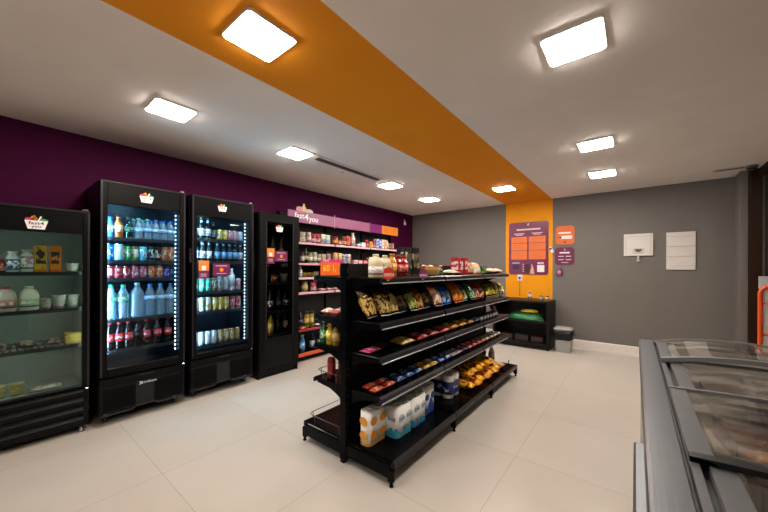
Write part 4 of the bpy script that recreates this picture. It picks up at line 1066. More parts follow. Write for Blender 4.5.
for pr, ds, wd in ((tan, 'tan and black crisp bag', .1), (tan2, 'tan and black crisp bag', .1), (tan2, 'tan and black crisp bag', .11), (drk, 'black crisp bag', .1), (grn, 'dark green crisp bag', .1),
                   (org, 'brown and orange crisp bag', .1), (drk, 'black crisp bag', .1), (orw, 'orange and white crisp bag', .13), (blu, 'blue crisp bag', .1), (blu, 'blue crisp bag', .1),
                   (lor, 'bright orange crisp bag', .11), (lor, 'bright orange crisp bag', .11), (yel, 'blue and yellow crisp bag', .11), (gr2, 'green crisp bag', .13), (red, 'red crisp bag', .14),
                   (red, 'red crisp bag', .15), (olv, 'olive and yellow crisp bag', .15), (olv, 'olive and yellow crisp bag', .15), (olv, 'olive and yellow crisp bag', .15), (olv, 'olive and yellow crisp bag', .14)):
    k = len(spec)
    if abs(y - 2.52) < .05: y = 2.575
    if abs(y - 3.42) < .05: y = 3.48
    spec.append(('crisp_bag', pr, y + wd / 2 - .05, ds, (.5, .56, .53)[k % 3], (0, .025, .01)[k % 3], (.06, -.05, .02)[k % 3])); y += wd + .022
bagrow(spec, -1.435, Z, W)
row([('small_can', P(can, .035, .1, 'd8d4cc', '2a2a44', '1a1a2a'), 4.262, 'white and black tin', 'tin', dict(dx=.06))], -1.45, Z, W, GI)

# ---- third shelf
W = "on the island's third shelf"; Z = .80
def fl(l, w, t, a, b, lg): return P(flat, l, w, t, a, b, lg)
it = [('wafer_pack', fl(.16, .1, .03, 'c0285f', '7a1238', 'e890b0'), 1.72, 'magenta wafer pack', 'pack', dict(dx=-.02)), ('wafer_pack', fl(.14, .09, .03, '2a1a1a', '141010', '6a4a3a'), 1.88, 'black wafer pack', 'pack', dict(dx=-.05))]
def two(nm, pr, ys, ds, cat='pack'):
    return [(nm, pr, y, f'{ds} in front', cat, dict(dx=.045)) for y in ys], [(nm, pr, y + .02, f'{ds} behind', cat, dict(dx=-.035)) for y in ys]
for ar in (('biscuit_pack', fl(.19, .07, .045, 'd8b45a', 'a87a28', 'f0dc98'), (2.06,), 'gold biscuit pack'), ('biscuit_pack', fl(.19, .07, .045, 'b8202c', '7a1018', 'e09a90'), (2.28, 2.48, 2.68), 'red biscuit pack'),
           ('biscuit_pack', fl(.18, .07, .05, 'e09a28', 'b8541c', 'f4dc90'), (2.88, 3.08), 'orange yellow biscuit pack'), ('biscuit_pack', fl(.16, .07, .045, 'd07a20', '8a3014', 'f0c878'), (3.27,), 'dark orange biscuit pack')):
    f_, r_ = two(*ar); it += f_ + r_
it += [('snack_pack', fl(.1, .09, .04, '4a6a80', '2a3a4a', 'a8c0d0'), 3.45, 'steel blue packet', 'pack', dict(dx=.03))]
it += [('snack_box', P(carton, .09, .09, .055, '1a1a1e', '3a3a40', 'd8d8dc', 'c8c8cc'), 3.57 + .1 * i, 'low black box with white print', 'box', dict(dx=.03)) for i in range(6)]
it += [('snack_pouch', P(bag, .12, .13, .05, '7a1f38', '4a1020', 'b85a70'), 4.2, 'maroon pouch', 'bag', dict(tilt=-.6, dx=.02, dz=.02))]
row(it, -1.46, Z, W, 'biscuits on the island shelving')
# ---- fourth shelf
W = "on the island's fourth shelf"; Z = .535
it = []
for ar in (('chocolate_bar', fl(.12, .06, .035, 'b83018', '7a1810', 'e8a078'), (1.71, 1.84), 'red and orange bar'), ('chocolate_bar', fl(.12, .06, .035, '2a4a8a', '14244a', 'a8c0e0'), (1.97, 2.1, 2.23), 'blue bar'),
           ('chocolate_bar', fl(.12, .06, .035, 'd8a02c', '9a5a18', 'f0dc90'), (2.36, 2.49), 'yellow bar'), ('chocolate_bar', fl(.12, .06, .035, '2f58b8', '182a68', 'd0dcf0'), (2.62, 2.75), 'bright blue bar'),
           ('chocolate_bar', fl(.12, .06, .035, 'b8b4b4', '5a4a5a', '8a3a48'), (2.88, 3.01), 'silver bar'), ('chocolate_bar', fl(.12, .06, .035, '3a2a48', '1a1428', 'a898c0'), (3.14,), 'dark violet bar'),
           ('chocolate_bar', fl(.12, .06, .035, 'c02a34', '7a141c', 'f0c0b8'), (3.27, 3.4, 3.53, 3.66), 'crimson bar'), ('chocolate_bar', fl(.12, .06, .035, 'a88a68', '5a4030', 'e4d8c4'), (3.79, 3.92), 'tan bar'), ('chocolate_bar', fl(.12, .06, .04, 'c8c0b0', '6a5a48', 'e8e4dc'), (4.06, 4.19), 'white bar')):
    f_, r_ = two(*ar, 'chocolate bar'); it += f_ + r_
row(it, -1.46, Z, W, 'chocolate bars on the island shelving')
# ---- base: rolls and crisps
Z = .1575
put('paper_towel_pack', P(rollpack, 1, 2, .05, .235, 'f6f2ec', 'd8922a', 'e29a2c', None, .1, None, 2), (-1.487, 1.752, Z), "white and orange paper towel pack on near end of island's base", 'paper towels', 'paper packs on the island base')
tp = P(rollpack, 2, 2, .05, .225, 'f6f4f0', '3f9ab0', 'cfdbe6', 'Scott', .3)
tp2 = P(rollpack, 2, 2, .052, .225, 'f6f4f0', '2f86b8', 'cfdbe6', 'Scott', .24)
put('toilet_paper_pack', tp, (-1.446, 1.958, Z), 'white toilet roll pack with teal foot beside the paper towel pack', 'toilet paper', 'paper packs on the island base')
put('toilet_paper_pack', tp2, (-1.452, 2.172, Z), 'white toilet roll pack with blue foot, middle of the three', 'toilet paper', 'paper packs on the island base')
put('toilet_paper_pack', P(rollpack, 2, 2, .048, .235, 'f2f0ec', '2a4a9a', '1f3474', None, .5), (-1.48, 2.385, Z), 'white toilet roll pack with broad blue band, farthest of the three', 'toilet paper', 'paper packs on the island base')
t = Thing('toilet_paper_pack', 'large toilet roll bundle with dark navy wrapper beside yellow crisp bags', 'toilet paper', (-1.475, 2.845, Z), 'paper packs on the island base')
for i in range(2):
    for j in range(2):
        for k in range(2):
            r = MB(); cx, cy = -1.475 + (i - .5) * .112, 2.845 + (j - .5) * .112; z = Z + .002 + k * .112
            r.lathe([(.02, 0), (.05, 0), (.055, .006), (.055, .104), (.05, .11), (.02, .11), (.018, .1)], 20, (cx, cy, z))
            t.part('roll', r, pm('f4f0ea', .85))
o = [(x * 1.03 - 1.475, y * 1.03 + 2.845) for x, y in scallop(2, 2, .056)]
bd = MB(); n = len(o)
bd.add([(x, y, zz) for zz in (Z + .045, Z + .165) for x, y in o], [(q, (q + 1) % n, n + (q + 1) % n, n + q) for q in range(n)], 0, True)
w = t.part('wrapper', bd, packm('1c2a58', '101a3a', 'b8c4e0', .2, .8, .6, 7, .05), recalc=False)
W = "on the island's base"
yb_ = cb(.12, .22, .1, 'f0aa18', 'b03a1c', '7a2014', .45, .95); yb2 = cb(.12, .22, .1, 'f4b824', 'a8301c', '8a2a18', .5, .95)
ya = P(flat, .235, .118, .085, 'f0aa18', 'b03a1c', '8a2a14'); yb2 = P(flat, .22, .118, .085, 'f4b824', 'a8301c', '7a2014')
row([('crisp_bag', ya if i % 2 else yb2, 3.10 + .128 * i, 'yellow and red crisp bag in bottom layer', 'crisp bag', dict(rz=PI / 2, dx=.012 * (i % 2))) for i in range(7)] + [('crisp_bag', yb2 if i % 2 else ya, 3.165 + .128 * i, 'yellow and red crisp bag in upper layer', 'crisp bag', dict(rz=PI / 2, dx=-.05 - .01 * (i % 2), dz=.092, tilt=.12)) for i in range(6)] +
    [('crisp_bag', P(flat, .22, .12, .08, 'd8a878', 'b04a30', 'e8dcc8'), 4.03, 'pinkish white crisp bag', 'crisp bag', dict(rz=PI / 2))], -1.385, Z, W, 'crisp bags on the island base')
row([('syrup_bottle', P(bottle, .038, .21, 'f4ecea', ('d8b0ac', '5a2a48', 'f4ecea'), 'e8e0dc', .15, .65, .5, .66), 4.21, 'pink and white bottle', 'bottle', dict(dx=-.02)), ('syrup_bottle', P(bottle, .036, .12, '3f7a3a', ('6a9a4a', '2a4a20', 'c8d8a0'), '2f5a2a'), 4.1, 'short green bottle', 'bottle', dict(dx=-.1))], -1.48, Z, W, GI)
t_stop = MB().box((-1.30, 4.27, .157), (-1.292, 4.285, .205), .001)
isl.part('end_stop', t_stop, K)
# ---- left face of island
W = "on aisle side of island's second shelf"
row([('bread_pack', P(flat, .1, .09, .05, c, d, 'f0e4d4'), y, n, 'pack', dict(dx=dx, dz=dz)) for y, n, c, d, dx, dz in ((1.71, 'pale roll pack', 'd8b8a0', 'b05040', -.09, 0), (1.712, 'pink roll pack', 'c85a50', 'a03038', .01, 0), (1.83, 'tan roll pack', 'c8a070', '8a5a30', -.05, 0), (1.95, 'brown roll pack', 'b08048', '6a4420', -.05, 0), (1.77, 'gold roll pack', 'd0b078', '8a6a34', .1, 0))], -1.83, 1.03, W, 'goods on the aisle face of the island')
W = "on aisle side of island's third shelf"
row([('soda_bottle', P(bottle, .03, .185, '1f5a34', ('2f7a44', '14402a', 'd0e0c8'), 'e8e8e0', .2, .6), y, 'green bottle with white cap', 'bottle', dict(dx=dx)) for y, dx in ((1.685, -.06), (1.76, -.06))] + [('oil_bottle', P(bottle, .032, .17, 'c0a828', ('d8c838', '7a6a18', 'f0e470'), 'd0c830', .2, .65), y, 'yellow bottle', 'bottle', dict(dx=dx)) for y, dx in ((1.69, .01), (1.84, -.05))] + [('oil_bottle', P(bottle, .032, .17, '9a7434', ('b08a4c', '5a4420', 'd0b070'), '3a3028', .2, .6), 1.69, 'brown bottle', 'bottle', dict(dx=.08))], -1.89, .80, W, 'goods on the aisle face of the island')
W = "on aisle side of island's fourth shelf"
row([('red_can', P(can, .033, .16, '8a1f24', '4a1014', 'a83a38'), y, 'dark red tall can', 'can', dict(dx=dx)) for y, dx in ((1.70, -.015), (1.775, .03))], -1.86, .535, W, 'goods on the aisle face of the island')

# ------------------------------------------------------------------ low cabinet at the back
t = Thing('low_cabinet', 'low black open cabinet against the orange wall stripe', 'cabinet', (-1.62, 6.22, 0))
K = woodm('0d0a0a', '1a1412'); A, B, F, R, HT = -2.1, -1.138, 5.955, 6.498, .848
t.part('side_panel', MB().box((A, F, .02), (A + .03, R, HT - .031), .002), K); t.part('side_panel', MB().box((B - .05, F, .02), (B, R, HT - .031), .002), K)
t.part('top', MB().box((A, F, HT - .03), (B, R, HT), .003), woodm('1e1510', '2c2018'))
t.part('back_panel', MB().box((A + .031, R - .014, .1), (B - .051, R - .001, HT - .031)), woodm('2c1a10', '46291a'))
t.part('shelf', MB().box((A + .031, F + .005, .465), (B - .051, R - .015, .49), .002), K); t.part('shelf', MB().box((A + .031, F + .005, .075), (B - .051, R - .015, .1), .002), K)
t.part('plinth', MB().box((A + .031, F + .03, .015), (B - .051, F + .05, .074)), K)
for xx in (A + .02, B - .03):
    for yy in (F + .04, R - .05): t.part('foot', MB().lathe([(.016, 0), (.016, .0195)], 10, (xx, yy, 0)), pm('222222', .5))
def heap(cx, cy, z, rx, ry, h, n=30, k=10, seed=1, ph=0):
    rnd = random.Random(seed); vs = []; fs = []
    A_ = [(rnd.uniform(2, 7), rnd.uniform(0, 6), rnd.uniform(.03, .1)) for _ in range(5)]
    for i in range(k + 1):
        u = i / k
        for j in range(n):
            q = 2 * PI * j / n
            w = 1 + sum(a * math.sin(round(f) * q + p + u * 4) for f, p, a in A_)
            r = math.cos(u * PI / 2) ** .75 * (1 + .05 * math.sin(9 * q + 7 * u))
            vs.append((cx + rx * r * w * math.cos(q), cy + ry * r * w * math.sin(q), z + h * math.sin(u * PI / 2) * (1 + .12 * math.sin(3 * q + 5 * u) * (1 - u))))
    for i in range(k):
        for j in range(n): fs.append((i * n + j, i * n + (j + 1) % n, (i + 1) * n + (j + 1) % n, (i + 1) * n + j))
    fs.append(tuple(range(n))[::-1])
    return MB().add(vs, fs, 0, True)
t = Thing('carrier_bag', 'crumpled green bag lying on the low cabinet shelf', 'bag', (-1.55, 6.2, .491))
t.part('body', heap(-1.56, 6.17, .4915, .32, .17, .13, seed=3), pm('1f6a3a', .45, 0, .35, 20))
t.part('strap', MB().tube([(-1.3, 6.08, .56), (-1.25, 6.04, .52), (-1.24, 6.02, .497), (-1.29, 6.0, .498), (-1.36, 6.0, .5)], .007, 6), pm('2a7a42', .5))
single('yellow_cloth', heap(-1.5, 6.13, .628, .14, .08, .05, seed=8), pm('e0b818', .6, 0, .25, 20), 'folded yellow cloth lying on top of the green bag', 'cloth')
for x, w, h, c, nm in ((-1.36, .2, .1, '3a1a10', 'dark red brown box at right on the low cabinet bottom'), (-1.62, .24, .11, '2c1e14', 'brown box in middle of the low cabinet bottom'), (-1.88, .2, .1, '221a16', 'dark box at left on the low cabinet bottom')):
    put('storage_box', P(carton, w, .2, h, c, '1a100c', '4a3a30'), (x, 6.18, .1008), nm, 'box', 'boxes inside the low cabinet', rz=-PI / 2)
put('sanitizer_bottle', P(bottle, .034, .17, 'd8a08c', ('e0b8a8', 'b06a5a', 'f0e0d8'), 'e0d0c8', .2, .6, .4, .6, 'f0c8b8'), (-1.49, 6.13, HT + .001), 'pinkish bottle standing on the low cabinet', 'bottle')
for x, y, nm in ((-1.3, 6.12, 'left'), (-1.21, 6.14, 'right')):
    put('glass_jar', P(jar, .036, .085, 'b8a890', ('8a6a4a', '4a3a2a', 'e0d4c0'), '3a2c24'), (x, y, HT + .001), f'small jar with dark lid on low cabinet, {nm} one of two', 'jar', 'small jars on the low cabinet')

# trash bin
t = Thing('trash_bin', 'grey trash bin with black liner beside the low cabinet', 'trash bin', (-.96, 6.2, 0))
cx, cy = -.95, 6.13
def loft(secs, n=6):
    """stacked rounded rectangles: (hx, hy, r, z)"""
    vs = []; fs = []; N = 4 * (n + 1)
    for hx, hy, r, z in secs:
        hx *= .9; hy *= .9; r *= .9; z *= .93
        for x, y in rrect(cx - hx, cy - hy, cx + hx, cy + hy, r, n): vs.append((x, y, z))
    for i in range(len(secs) - 1):
        for j in range(N): fs.append((i * N + j, i * N + (j + 1) % N, (i + 1) * N + (j + 1) % N, (i + 1) * N + j))
    fs.append(tuple(range(N))[::-1]); fs.append(tuple(range((len(secs) - 1) * N, len(secs) * N)))
    return MB().add(vs, fs, 0, True)
t.part('bin_body', loft([(.12, .1, .04, 0), (.126, .105, .045, .01), (.15, .125, .05, .36), (.15, .125, .05, .4)]), pm('a8a6a2', .45))
ln = loft([(.150, .125, .05, .401), (.162, .136, .055, .4), (.166, .14, .055, .33), (.162, .135, .055, .25), (.156, .131, .055, .242)])
rnd = random.Random(5)
ln.v = [(x + rnd.uniform(-.005, .005), y + rnd.uniform(-.005, .005), z + (rnd.uniform(-.03, .02) if z < .3 else 0)) for x, y, z in ln.v]
t.part('liner_bag', ln, pm('111113', .3, 0, .3, 40, spec=.3))
t.part('lid', loft([(.158, .132, .05, .402), (.16, .134, .05, .425), (.14, .115, .05, .445), (.09, .07, .04, .455)]), pm('9c9a97', .45))

# ------------------------------------------------------------------ things on the far wall
YW = YB - .001
def plate(t, name, x0, z0, x1, z1, r, y0, y1, mat, parent=None, label=None):
    return t.part(name, MB().prism(rrect(x0, z0, x1, z1, r), 'Y', y0, y1), mat, parent, label)
t = Thing('notice_board', 'large purple notice board with orange text panels on the orange wall stripe', 'sign', (-1.615, YW, 1.3))
bd = plate(t, 'board', -1.975, 1.3, -1.265, 2.315, .05, YW - .012, YW, pm('6e2048', .3))
TXT = pm('e0b8c4', .5); TD = pm('b04a1c', .5)
rows = [(1.91, 2.03), (1.77, 1.9), (1.59, 1.76)]
for x0, x1 in ((-1.93, -1.635), (-1.605, -1.31)):
    for z0, z1 in rows:
        p = plate(t, 'text_panel', x0, z0, x1, z1, .006, YW - .014, YW - .0125, pm('e0702a', .4))
        l = MB(); z = z1 - .025
        while z > z0 + .02:
            l.box((x0 + .03, YW - .0146, z - .004), (x1 - .04 - .05 * random.random(), YW - .0142, z)); z -= .024
        t.part('text_lines', l, TD, p)
    l = MB().box((x0 + .05, YW - .0135, 2.085), (x1 - .05, YW - .0125, 2.1)).box((x0 + .08, YW - .0135, 2.06), (x1 - .08, YW - .0125, 2.073))
    t.part('column_heading', l, TXT, bd)
t.part('title', MB().box((-1.83, YW - .0135, 2.155), (-1.4, YW - .0125, 2.185)), TXT, bd)
t.part('emblem', MB().prism([(-1.62, 2.235), (-1.605, 2.26), (-1.6, 2.29), (-1.612, 2.285), (-1.622, 2.262), (-1.635, 2.285), (-1.64, 2.28)], 'Y', YW - .0135, YW - .0125), TXT, bd)
p = plate(t, 'card_terminal_picture', -1.9, 1.40, -1.78, 1.49, .01, YW - .014, YW - .0125, pm('2a2440', .4))
t.part('heading_line', MB().box((-1.91, YW - .0135, 1.515), (-1.77, YW - .0125, 1.53)), TXT, bd)
ic = MB()
for i in range(4): ic.box((-1.715, YW - .0135, 1.35 + .045 * i), (-1.695, YW - .0125, 1.37 + .045 * i))
t.part('icon_column', ic, TXT, bd)
plate(t, 'phone_picture', -1.67, 1.34, -1.59, 1.5, .01, YW - .014, YW - .0125, pm('3a2018', .4))
hm = MB().prism([(-1.58, 1.312), (-1.5, 1.312), (-1.515, 1.4), (-1.53, 1.46), (-1.548, 1.5), (-1.558, 1.5), (-1.555, 1.43), (-1.575, 1.38)], 'Y', YW - .0145, YW - .0125)
t.part('hand_picture', hm, pm('d8a090', .5), bd)
plate(t, 'white_square', -1.455, 1.35, -1.33, 1.48, .006, YW - .014, YW - .0125, pm('ece4e4', .4))
t.part('heading_line', MB().box((-1.45, YW - .0135, 1.5), (-1.34, YW - .0125, 1.535)), TXT, bd)
t = Thing('direction_sign', 'orange rounded sign with white arrow on grey wall', 'sign', (-.995, YW, 1.85))
bd = plate(t, 'board', -1.145, 1.85, -.845, 2.19, .06, YW - .01, YW, pm('d8692c', .35))
t.part('arrow', MB().prism([(-1.1, 1.98), (-1.06, 2.025), (-1.06, 2.01), (-.88, 2.01), (-.88, 1.95), (-1.06, 1.95), (-1.06, 1.935)], 'Y', YW - .012, YW - .0102), pm('f0e4de', .4), bd)
t.part('arrow_tip', MB().prism([(-1.105, 1.98), (-1.05, 2.02), (-1.05, 1.94)], 'Y', YW - .0135, YW - .0122), pm('a8242c', .4), bd)
t.part('title', MB().box((-1.1, YW - .0115, 2.045), (-.9, YW - .0102, 2.075)), pm('f4e0d4', .4), bd)
t.part('emblem', MB().prism(rrect(-1.015, 1.88, -.97, 1.91, .012), 'Y', YW - .0115, YW - .0102), pm('8a3a1c', .4), bd)
t = Thing('rules_sign', 'purple rounded sign with white lines below the orange arrow sign', 'sign', (-1.0, YW, 1.48))
bd = plate(t, 'board', -1.155, 1.48, -.845, 1.8, .06, YW - .01, YW, pm('6a2248', .35))
t.part('title', MB().box((-1.08, YW - .0115, 1.69), (-.92, YW - .0102, 1.715)), pm('f4e8ee', .4), bd)
l = MB()
for x0 in (-1.1, -.98):
    for z in (1.63, 1.57): l.box((x0, YW - .0115, z), (x0 + .085, YW - .0102, z + .014))
l.box((-1.05, YW - .0115, 1.52), (-.94, YW - .0102, 1.53))
t.part('text_lines', l, pm('e0c8d4', .4), bd)
t.part('emblem', MB().prism([(-1.01, 1.745), (-.98, 1.745), (-.995, 1.78)], 'Y', YW - .0115, YW - .0102), pm('f0b0a0', .4), bd)
t = Thing('soap_dispenser', 'small pink and purple dispenser under the purple rules sign', 'dispenser', (-1.075, YW, 1.29))
plate(t, 'back_plate', -1.13, 1.285, -1.02, 1.40, .03, YW - .012, YW, pm('7a2a5a', .4))
t.part('cup', MB().lathe([(.022, 0), (.034, .06), (.026, .07), (.01, .085)], 14, (-1.075, YW - .05, 1.3)), pm('d890b0', .35))
t.part('hook', MB().tube([(-1.05, YW - .012, 1.40), (-1.05, YW - .03, 1.425), (-1.045, YW - .014, 1.44)], .008, 8), pm('4a3a48', .4))
t = Thing('wall_intercom', 'small white intercom with black camera between board and signs', 'intercom', (-1.215, YW, 1.72))
t.part('body', MB().prism([(-1.25, 1.78), (-1.235, 1.82), (-1.215, 1.815), (-1.175, 1.74), (-1.18, 1.71), (-1.21, 1.705)], 'Y', YW - .03, YW), pm('e8e4e2', .4))
t.part('lens', MB().prism([(-1.225 + .02 * math.cos(q), 1.778 + .018 * math.sin(q)) for q in [2 * PI * i / 14 for i in range(14)]], 'Y', YW - .034, YW - .0302), pm('141414', .2))
t = Thing('wall_outlet', 'white wall outlet with plug and cord below the notice board', 'outlet', (-1.765, YW, 1.18))
plate(t, 'face_plate', -1.81, 1.175, -1.72, 1.295, .012, YW - .012, YW, pm('ece8e4', .4))
t.part('plug', MB().box((-1.79, YW - .04, 1.215), (-1.745, YW - .0122, 1.25), .006), pm('1a1a1a', .4))
t.part('cord', MB().tube([(-1.767, YW - .03, 1.216), (-1.767, YW - .012, 1.15), (-1.767, YW - .008, 1.0), (-1.77, YW - .01, .875)], .004, 6), pm('6a4a20', .5))
t = Thing('utility_hatch', 'white square utility hatch with grey label and spout on grey wall', 'hatch', (.04, YW, 1.6))
plate(t, 'door', -.145, 1.625, .22, 1.975, .006, YW - .03, YW, pm('d8d2cc', .4))
p = t.part('frame', MB().box((-.12, YW - .0325, 1.93), (.195, YW - .0302, 1.936)).box((-.12, YW - .0325, 1.65), (-.114, YW - .0302, 1.93)).box((.189, YW - .0325, 1.65), (.195, YW - .0302, 1.93)), pm('b4aea8', .5))
lb = t.part('label_card', MB().box((-.03, YW - .0325, 1.655), (.11, YW - .0302, 1.745), .0005), pm('c2bcb6', .4))
t.part('label_print', MB().prism([(0, 1.73), (-.005, 1.71), (.02, 1.685), (.06, 1.685), (.085, 1.71), (.08, 1.73)], 'Y', YW - .0345, YW - .0327), pm('4a4644', .4), lb)
t.part('spout', MB().tube([(.04, YW - .02, 1.622), (.04, YW - .035, 1.6), (.04, YW - .035, 1.555)], .014, 10).box((.02, YW - .05, 1.535), (.06, YW - .02, 1.556), .004), pm('d0cac4', .35))
t = Thing('panel_cover', 'tall white panel cover with horizontal grooves on grey wall', 'panel', (.535, YW, 1.4))
plate(t, 'backing', .374, 1.4, .7, 1.972, .004, YW - .012, YW, pm('b0aaa4', .5))
for i in range(3):
    zz = (1.402, 1.607, 1.757)[i]; z2 = (1.603, 1.753, 1.97)[i]
    t.part('panel', MB().box((.376, YW - .024, zz), (.698, YW - .0122, z2), .003), pm('d9d2cd', .4))
ln = MB().box((.39, YW - .0252, 1.458), (.684, YW - .0242, 1.462)).box((.39, YW - .0252, 1.905), (.684, YW - .0242, 1.909))
t.part('seam', ln, pm('b0aaa4', .5))

# ------------------------------------------------------------------ chest freezer
t = frz = Thing('chest_freezer', 'long chest freezer with steel rim and sliding glass lids', 'freezer', (.48, 1.7, 0))
X0, X1, Ya, Yb, ZR = .022, .945, .45, 2.95, .9
STEEL = steelm()
sh = MB()
sh.box((X0 + .012, Ya + .012, .06), (X0 + .04, Yb - .012, .868), .004); sh.box((X1 - .04, Ya + .012, .06), (X1 - .012, Yb - .012, .868), .004)
sh.box((X0 + .04, Ya + .012, .06), (X1 - .04, Ya + .04, .868), .004); sh.box((X0 + .04, Yb - .04, .06), (X1 - .04, Yb - .012, .868), .004); sh.box((X0 + .04, Ya + .04, .06), (X1 - .04, Yb - .04, .1))
t.part('body', sh, pm('a8a29c', .45))
rm = MB()
def rimbar(u0, u1, w0, w1, outer, axis):
    pass
# steel rim with a rounded outer lip: profile swept along each side
prof = [(0, -.035), (0, -.012), (.004, -.004), (.012, 0), (.078, 0), (.08, -.004), (.08, -.035)]
rm.prism([(X0 + p, ZR + q) for p, q in prof], 'Y', Ya, Yb); rm.prism([(X1 - p, ZR + q) for p, q in prof], 'Y', Ya, Yb)
rm.prism([(Ya + p, ZR + q) for p, q in prof], 'X', X0 + .08, X1 - .08); rm.prism([(Yb - p * .75, ZR + q) for p, q in prof], 'X', X0 + .08, X1 - .08)
t.part('rim', rm, STEEL)
ra = MB()
for s, xo in ((1, X0), (-1, X1)):
    ra.box((xo + s * .081, Ya + .081, ZR - .04), (xo + s * .152, Yb - .061, ZR - .03), 0, 1)
    ra.box((xo + s * .091, Ya + .081, ZR - .03), (xo + s * .112, Yb - .061, ZR - .004), .002)
    ra.box((xo + s * .128, Ya + .081, ZR - .03), (xo + s * .152, Yb - .061, ZR - .016), .002)
t.part('slide_rail', ra, [pm('77777a', .35, .7), pm('222224', .5)])
ln = MB(); lx0, lx1, ly0, ly1 = X0 + .152, X1 - .152, Ya + .1, Yb - .08
ln.box((lx0 - .008, ly0, .3), (lx0, ly1, ZR - .018)); ln.box((lx1, ly0, .3), (lx1 + .008, ly1, ZR - .018)); ln.box((lx0, ly0 - .008, .3), (lx1, ly0, ZR - .018)); ln.box((lx0, ly1, .3), (lx1, ly1 + .008, ZR - .018)); ln.box((lx0, ly0, .29), (lx1, ly1, .3))
liner = t.part('inner_liner', ln, frostm())
# frost build-up
rnd = random.Random(11)
fz = MB(); n = 60
for xw, s in ((lx0, 1), (lx1, -1)):
    vs = []; fs = []
    for i in range(n + 1):
        yy = ly0 + .005 + (ly1 - ly0 - .01) * i / n
        for k in range(7):
            zz = .45 + k * .066
            vs.append((xw + s * (.004 + (.008, .02, .045, .075, .085, .06, .012)[k] * (.85 + .3 * rnd.random() + .25 * math.sin(yy * 9 + xw * 5))), yy, zz))
    for i in range(n):
        for k in range(6): fs.append((i * 7 + k, (i + 1) * 7 + k, (i + 1) * 7 + k + 1, i * 7 + k + 1))
    fz.add(vs, fs, 0, True)
fo = t.part('frost', fz, pm('e6dccd', .85, 0, .12, 30), liner, recalc=False); fo['kind'] = 'stuff'
t.part('bumper', MB().box((X0 - .024, Ya + .01, .70), (X0 + .0115, 1.3, .85), .006), STEEL)
for yy in (Ya + .1, Yb - .1):
    for xx in (X0 + .08, X1 - .08): t.part('foot', MB().lathe([(.03, 0), (.03, .059)], 12, (xx, yy, 0)), pm('222222', .5))
LG = glassm('e6e6e4', .03, 1.5, .04, 'd8cdc0', (.02, .22))
def arch(x, z0, hh):
    u = (x - (X0 + X1) / 2) / ((X1 - X0) / 2 - .09); return z0 + hh * (1 - u * u)
def lid(y0, y1, xi, z0, hh, nf, fcol, nb, bcol, fb=.018, ft=.03):
    """one sliding lid: two side rails, arched end bars, arched glass"""
    xa, xb_ = X0 + xi, X1 - xi; N = 20
    xs = [xa + (xb_ - xa) * i / N for i in range(N + 1)]
    m = MB(); vs = []; fs = []
    gx = [xa + .05 + (xb_ - xa - .10) * i / N for i in range(N + 1)]
    for zz in (.006, .010):
        for yy in (y0 + fb, y1 - nb):
            for x in gx: vs.append((x, yy, arch(x, z0, hh) + zz))
    M_ = N + 1
    for i in range(N):
        fs.append((i, i + 1, M_ + i + 1, M_ + i)); fs.append((2 * M_ + i, 3 * M_ + i, 3 * M_ + i + 1, 2 * M_ + i + 1))
    for i in range(N):
        fs.append((i, i + 1, 2 * M_ + i + 1, 2 * M_ + i)); fs.append((M_ + i, M_ + i + 1, 3 * M_ + i + 1, 3 * M_ + i))
    m.add(vs, fs, 0, False); root = t.part('lid', m, LG)
    for xx in (xa, xb_ - .052): t.part('side_rail', MB().box((xx, y0, z0), (xx + .052, y1, z0 + .012), .002), pm('6c6d70', .38, .5), root)
    def bar(ya, yb2, th, col, nm, below=.0):
        m = MB(); vs = []; fs = []
        for x in xs:
            zc = arch(x, z0, hh)
            vs += [(x, ya, zc - below), (x, yb2, zc - below), (x, yb2, zc + th), (x, ya, zc + th)]
        for i in range(N):
            for k in range(4): fs.append((i * 4 + k, i * 4 + (k + 1) % 4, (i + 1) * 4 + (k + 1) % 4, (i + 1) * 4 + k))
        fs += [(0, 1, 2, 3), (N * 4, N * 4 + 3, N * 4 + 2, N * 4 + 1)]
        m.add(vs, fs); t.part(nm, m, pm(col, .35, .3), root)
    bar(y0, y0 + fb, ft, fcol, 'front_bar', .002); bar(y1 - nb, y1, .016, bcol, 'rear_bar')
lid(2.30, 2.885, .092, ZR - .003, .045, 0, '7d7d80', .012, '8a8a8c', .03, .02)
lid(1.70, 2.36, .129, ZR - .0155, .02, 0, '6a6a6c', .012, '6a6a6c', .014, .010)
lid(1.155, 1.79, .092, ZR - .003, .014, 0, '141416', .014, '7e7e82', .03, .013)
lid(.54, 1.24, .129, ZR - .0155, .010, 0, '2a2a2c', .012, '6a6a6c', .014, .010)
# frozen goods inside
FG = 'frozen goods in the chest freezer'
goods = [('7e6b64', '665650', 'a89a92', 'brown'), ('8c807a', '6c615b', 'b4aaa4', 'grey brown'), ('8a5a50', '6a3c34', 'c0a890', 'reddish brown'), ('a89e96', '807670', 'c4bab2', 'pale grey'), ('6e686a', '4c484a', '948c8e', 'dark grey'), ('948474', '746454', 'bcae9e', 'tan')]
k = 0
for j in range(7):
    for i in range(3):
        c = goods[(j * 2 + i * 3) % 6]; x = lx0 + .222 + i * .178; y = ly0 + .17 + j * .315
        if x > lx1 - .09: continue
        place = ('rim-side', 'window-side', 'outer')[i]; rw = ('nearest', 'second', 'third', 'fourth', 'fifth', 'sixth', 'farthest')[j]
        h = .42 + .025 * ((i * 5 + j * 3) % 3)
        put('frozen_food_box', P(carton, .28, .165, h, c[0], c[1], c[2]), (x, y, .301), f'{c[3]} frozen food box in {rw} freezer row, {place} column', 'box', FG)
        k += 1
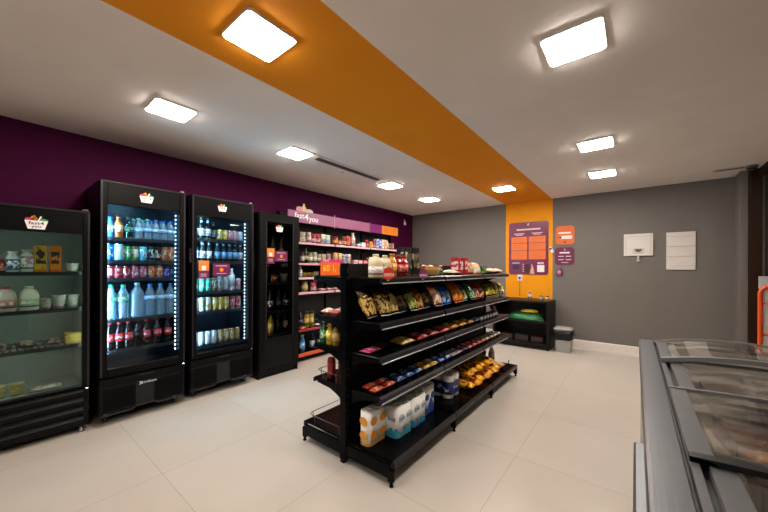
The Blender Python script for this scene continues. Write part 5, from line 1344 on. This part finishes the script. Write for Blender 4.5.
for (x, y, l, c, nm) in ((lx0 + .15, 1.50, .13, ('a8481f', '8a1c28', 'c89040'), 'orange and red frozen bag beyond the black lid bar'), (lx0 + .2, 2.1, .22, ('a09488', '7a6e64', 'c8beb4'), 'pale grey frozen bag under the second lid'), (lx0 + .33, 1.62, .22, ('6a5248', '4a3c36', '988880'), 'brown frozen bag in the third lid bay')):
    put('frozen_food_bag', P(flat, l, .1, .05, *c), (x, y, .775), nm, 'bag', FG)

# ------------------------------------------------------------------ by the shop front
t = Thing('display_rack', 'orange tube-framed rack with pale panels beside the brown post', 'rack', (1.06, 4.5, 0))
OR = pm('e0561c', .35)
pts = []
for x, z in rrect(.918, .05, 1.215, 1.25, .07, 6): pts.append((x, 4.5, z))
t.part('tube_frame', MB().tube(pts, .017, 10, closed=True), OR)
for z in (.4, .8, 1.09): t.part('cross_tube', MB().tube([(.935, 4.5, z), (1.198, 4.5, z)], .008, 8), OR)
for x in (.93, 1.19):
    t.part('foot', MB().tube([(x, 4.32, .018), (x, 4.5, .03), (x, 4.68, .018)], .014, 8), OR)
p = t.part('panel', MB().box((.938, 4.512, .1), (1.194, 4.52, 1.22), .002), pm('e6e2de', .45))
t.part('dark_picture', MB().prism(rrect(1.0, .9, 1.17, 1.05, .04), 'Y', 4.509, 4.5118), pm('2a2424', .4), p)
t.part('header_card', MB().box((.912, 4.524, 1.225), (1.22, 4.532, 1.342), .002), pm('c2c6c8', .5))
single('paper_notice', MB().box((1.279, 5.72, 1.42), (1.2835, 5.95, 1.56)), pm('dcd8d4', .6), 'pale square notice on the shop front glass above orange rack', 'notice', (1.28, 5.83, 1.42))

# ------------------------------------------------------------------ camera, world, render
a, r = .671, .004
rt0 = Vector((math.cos(a), math.sin(a), 0)); up0 = Vector((0, 0, 1)); fw = Vector((-math.sin(a), math.cos(a), 0))
rt = rt0 * math.cos(r) + up0 * math.sin(r); up = -rt0 * math.sin(r) + up0 * math.cos(r)
cam = bpy.data.cameras.new('camera'); co = link(bpy.data.objects.new('camera', cam))
M = Matrix((rt, up, -fw)).transposed().to_4x4(); M.translation = (0, 0, 1.4)
co.matrix_world = M
cam.sensor_width = 36; cam.lens = 316.2 / 768 * 36; cam.shift_y = 12.7 / 768; cam.clip_start = .02
SC.camera = co
w = bpy.data.worlds.new('night_sky'); SC.world = w; w.use_nodes = True
bg = w.node_tree.nodes['Background']; bg.inputs[0].default_value = (.5, .55, .7, 1); bg.inputs[1].default_value = .02
vs = SC.view_settings
vs.view_transform = 'Standard'; vs.look = 'None'; vs.gamma = 1; vs.use_curve_mapping = False; vs.exposure = 0.62
SC.cycles.use_denoising = True
SC.cycles.max_bounces = 10; SC.cycles.transparent_max_bounces = 24; SC.cycles.diffuse_bounces = 5
SC.cycles.caustics_reflective = False; SC.cycles.caustics_refractive = False
SC.cycles.sample_clamp_indirect = 6
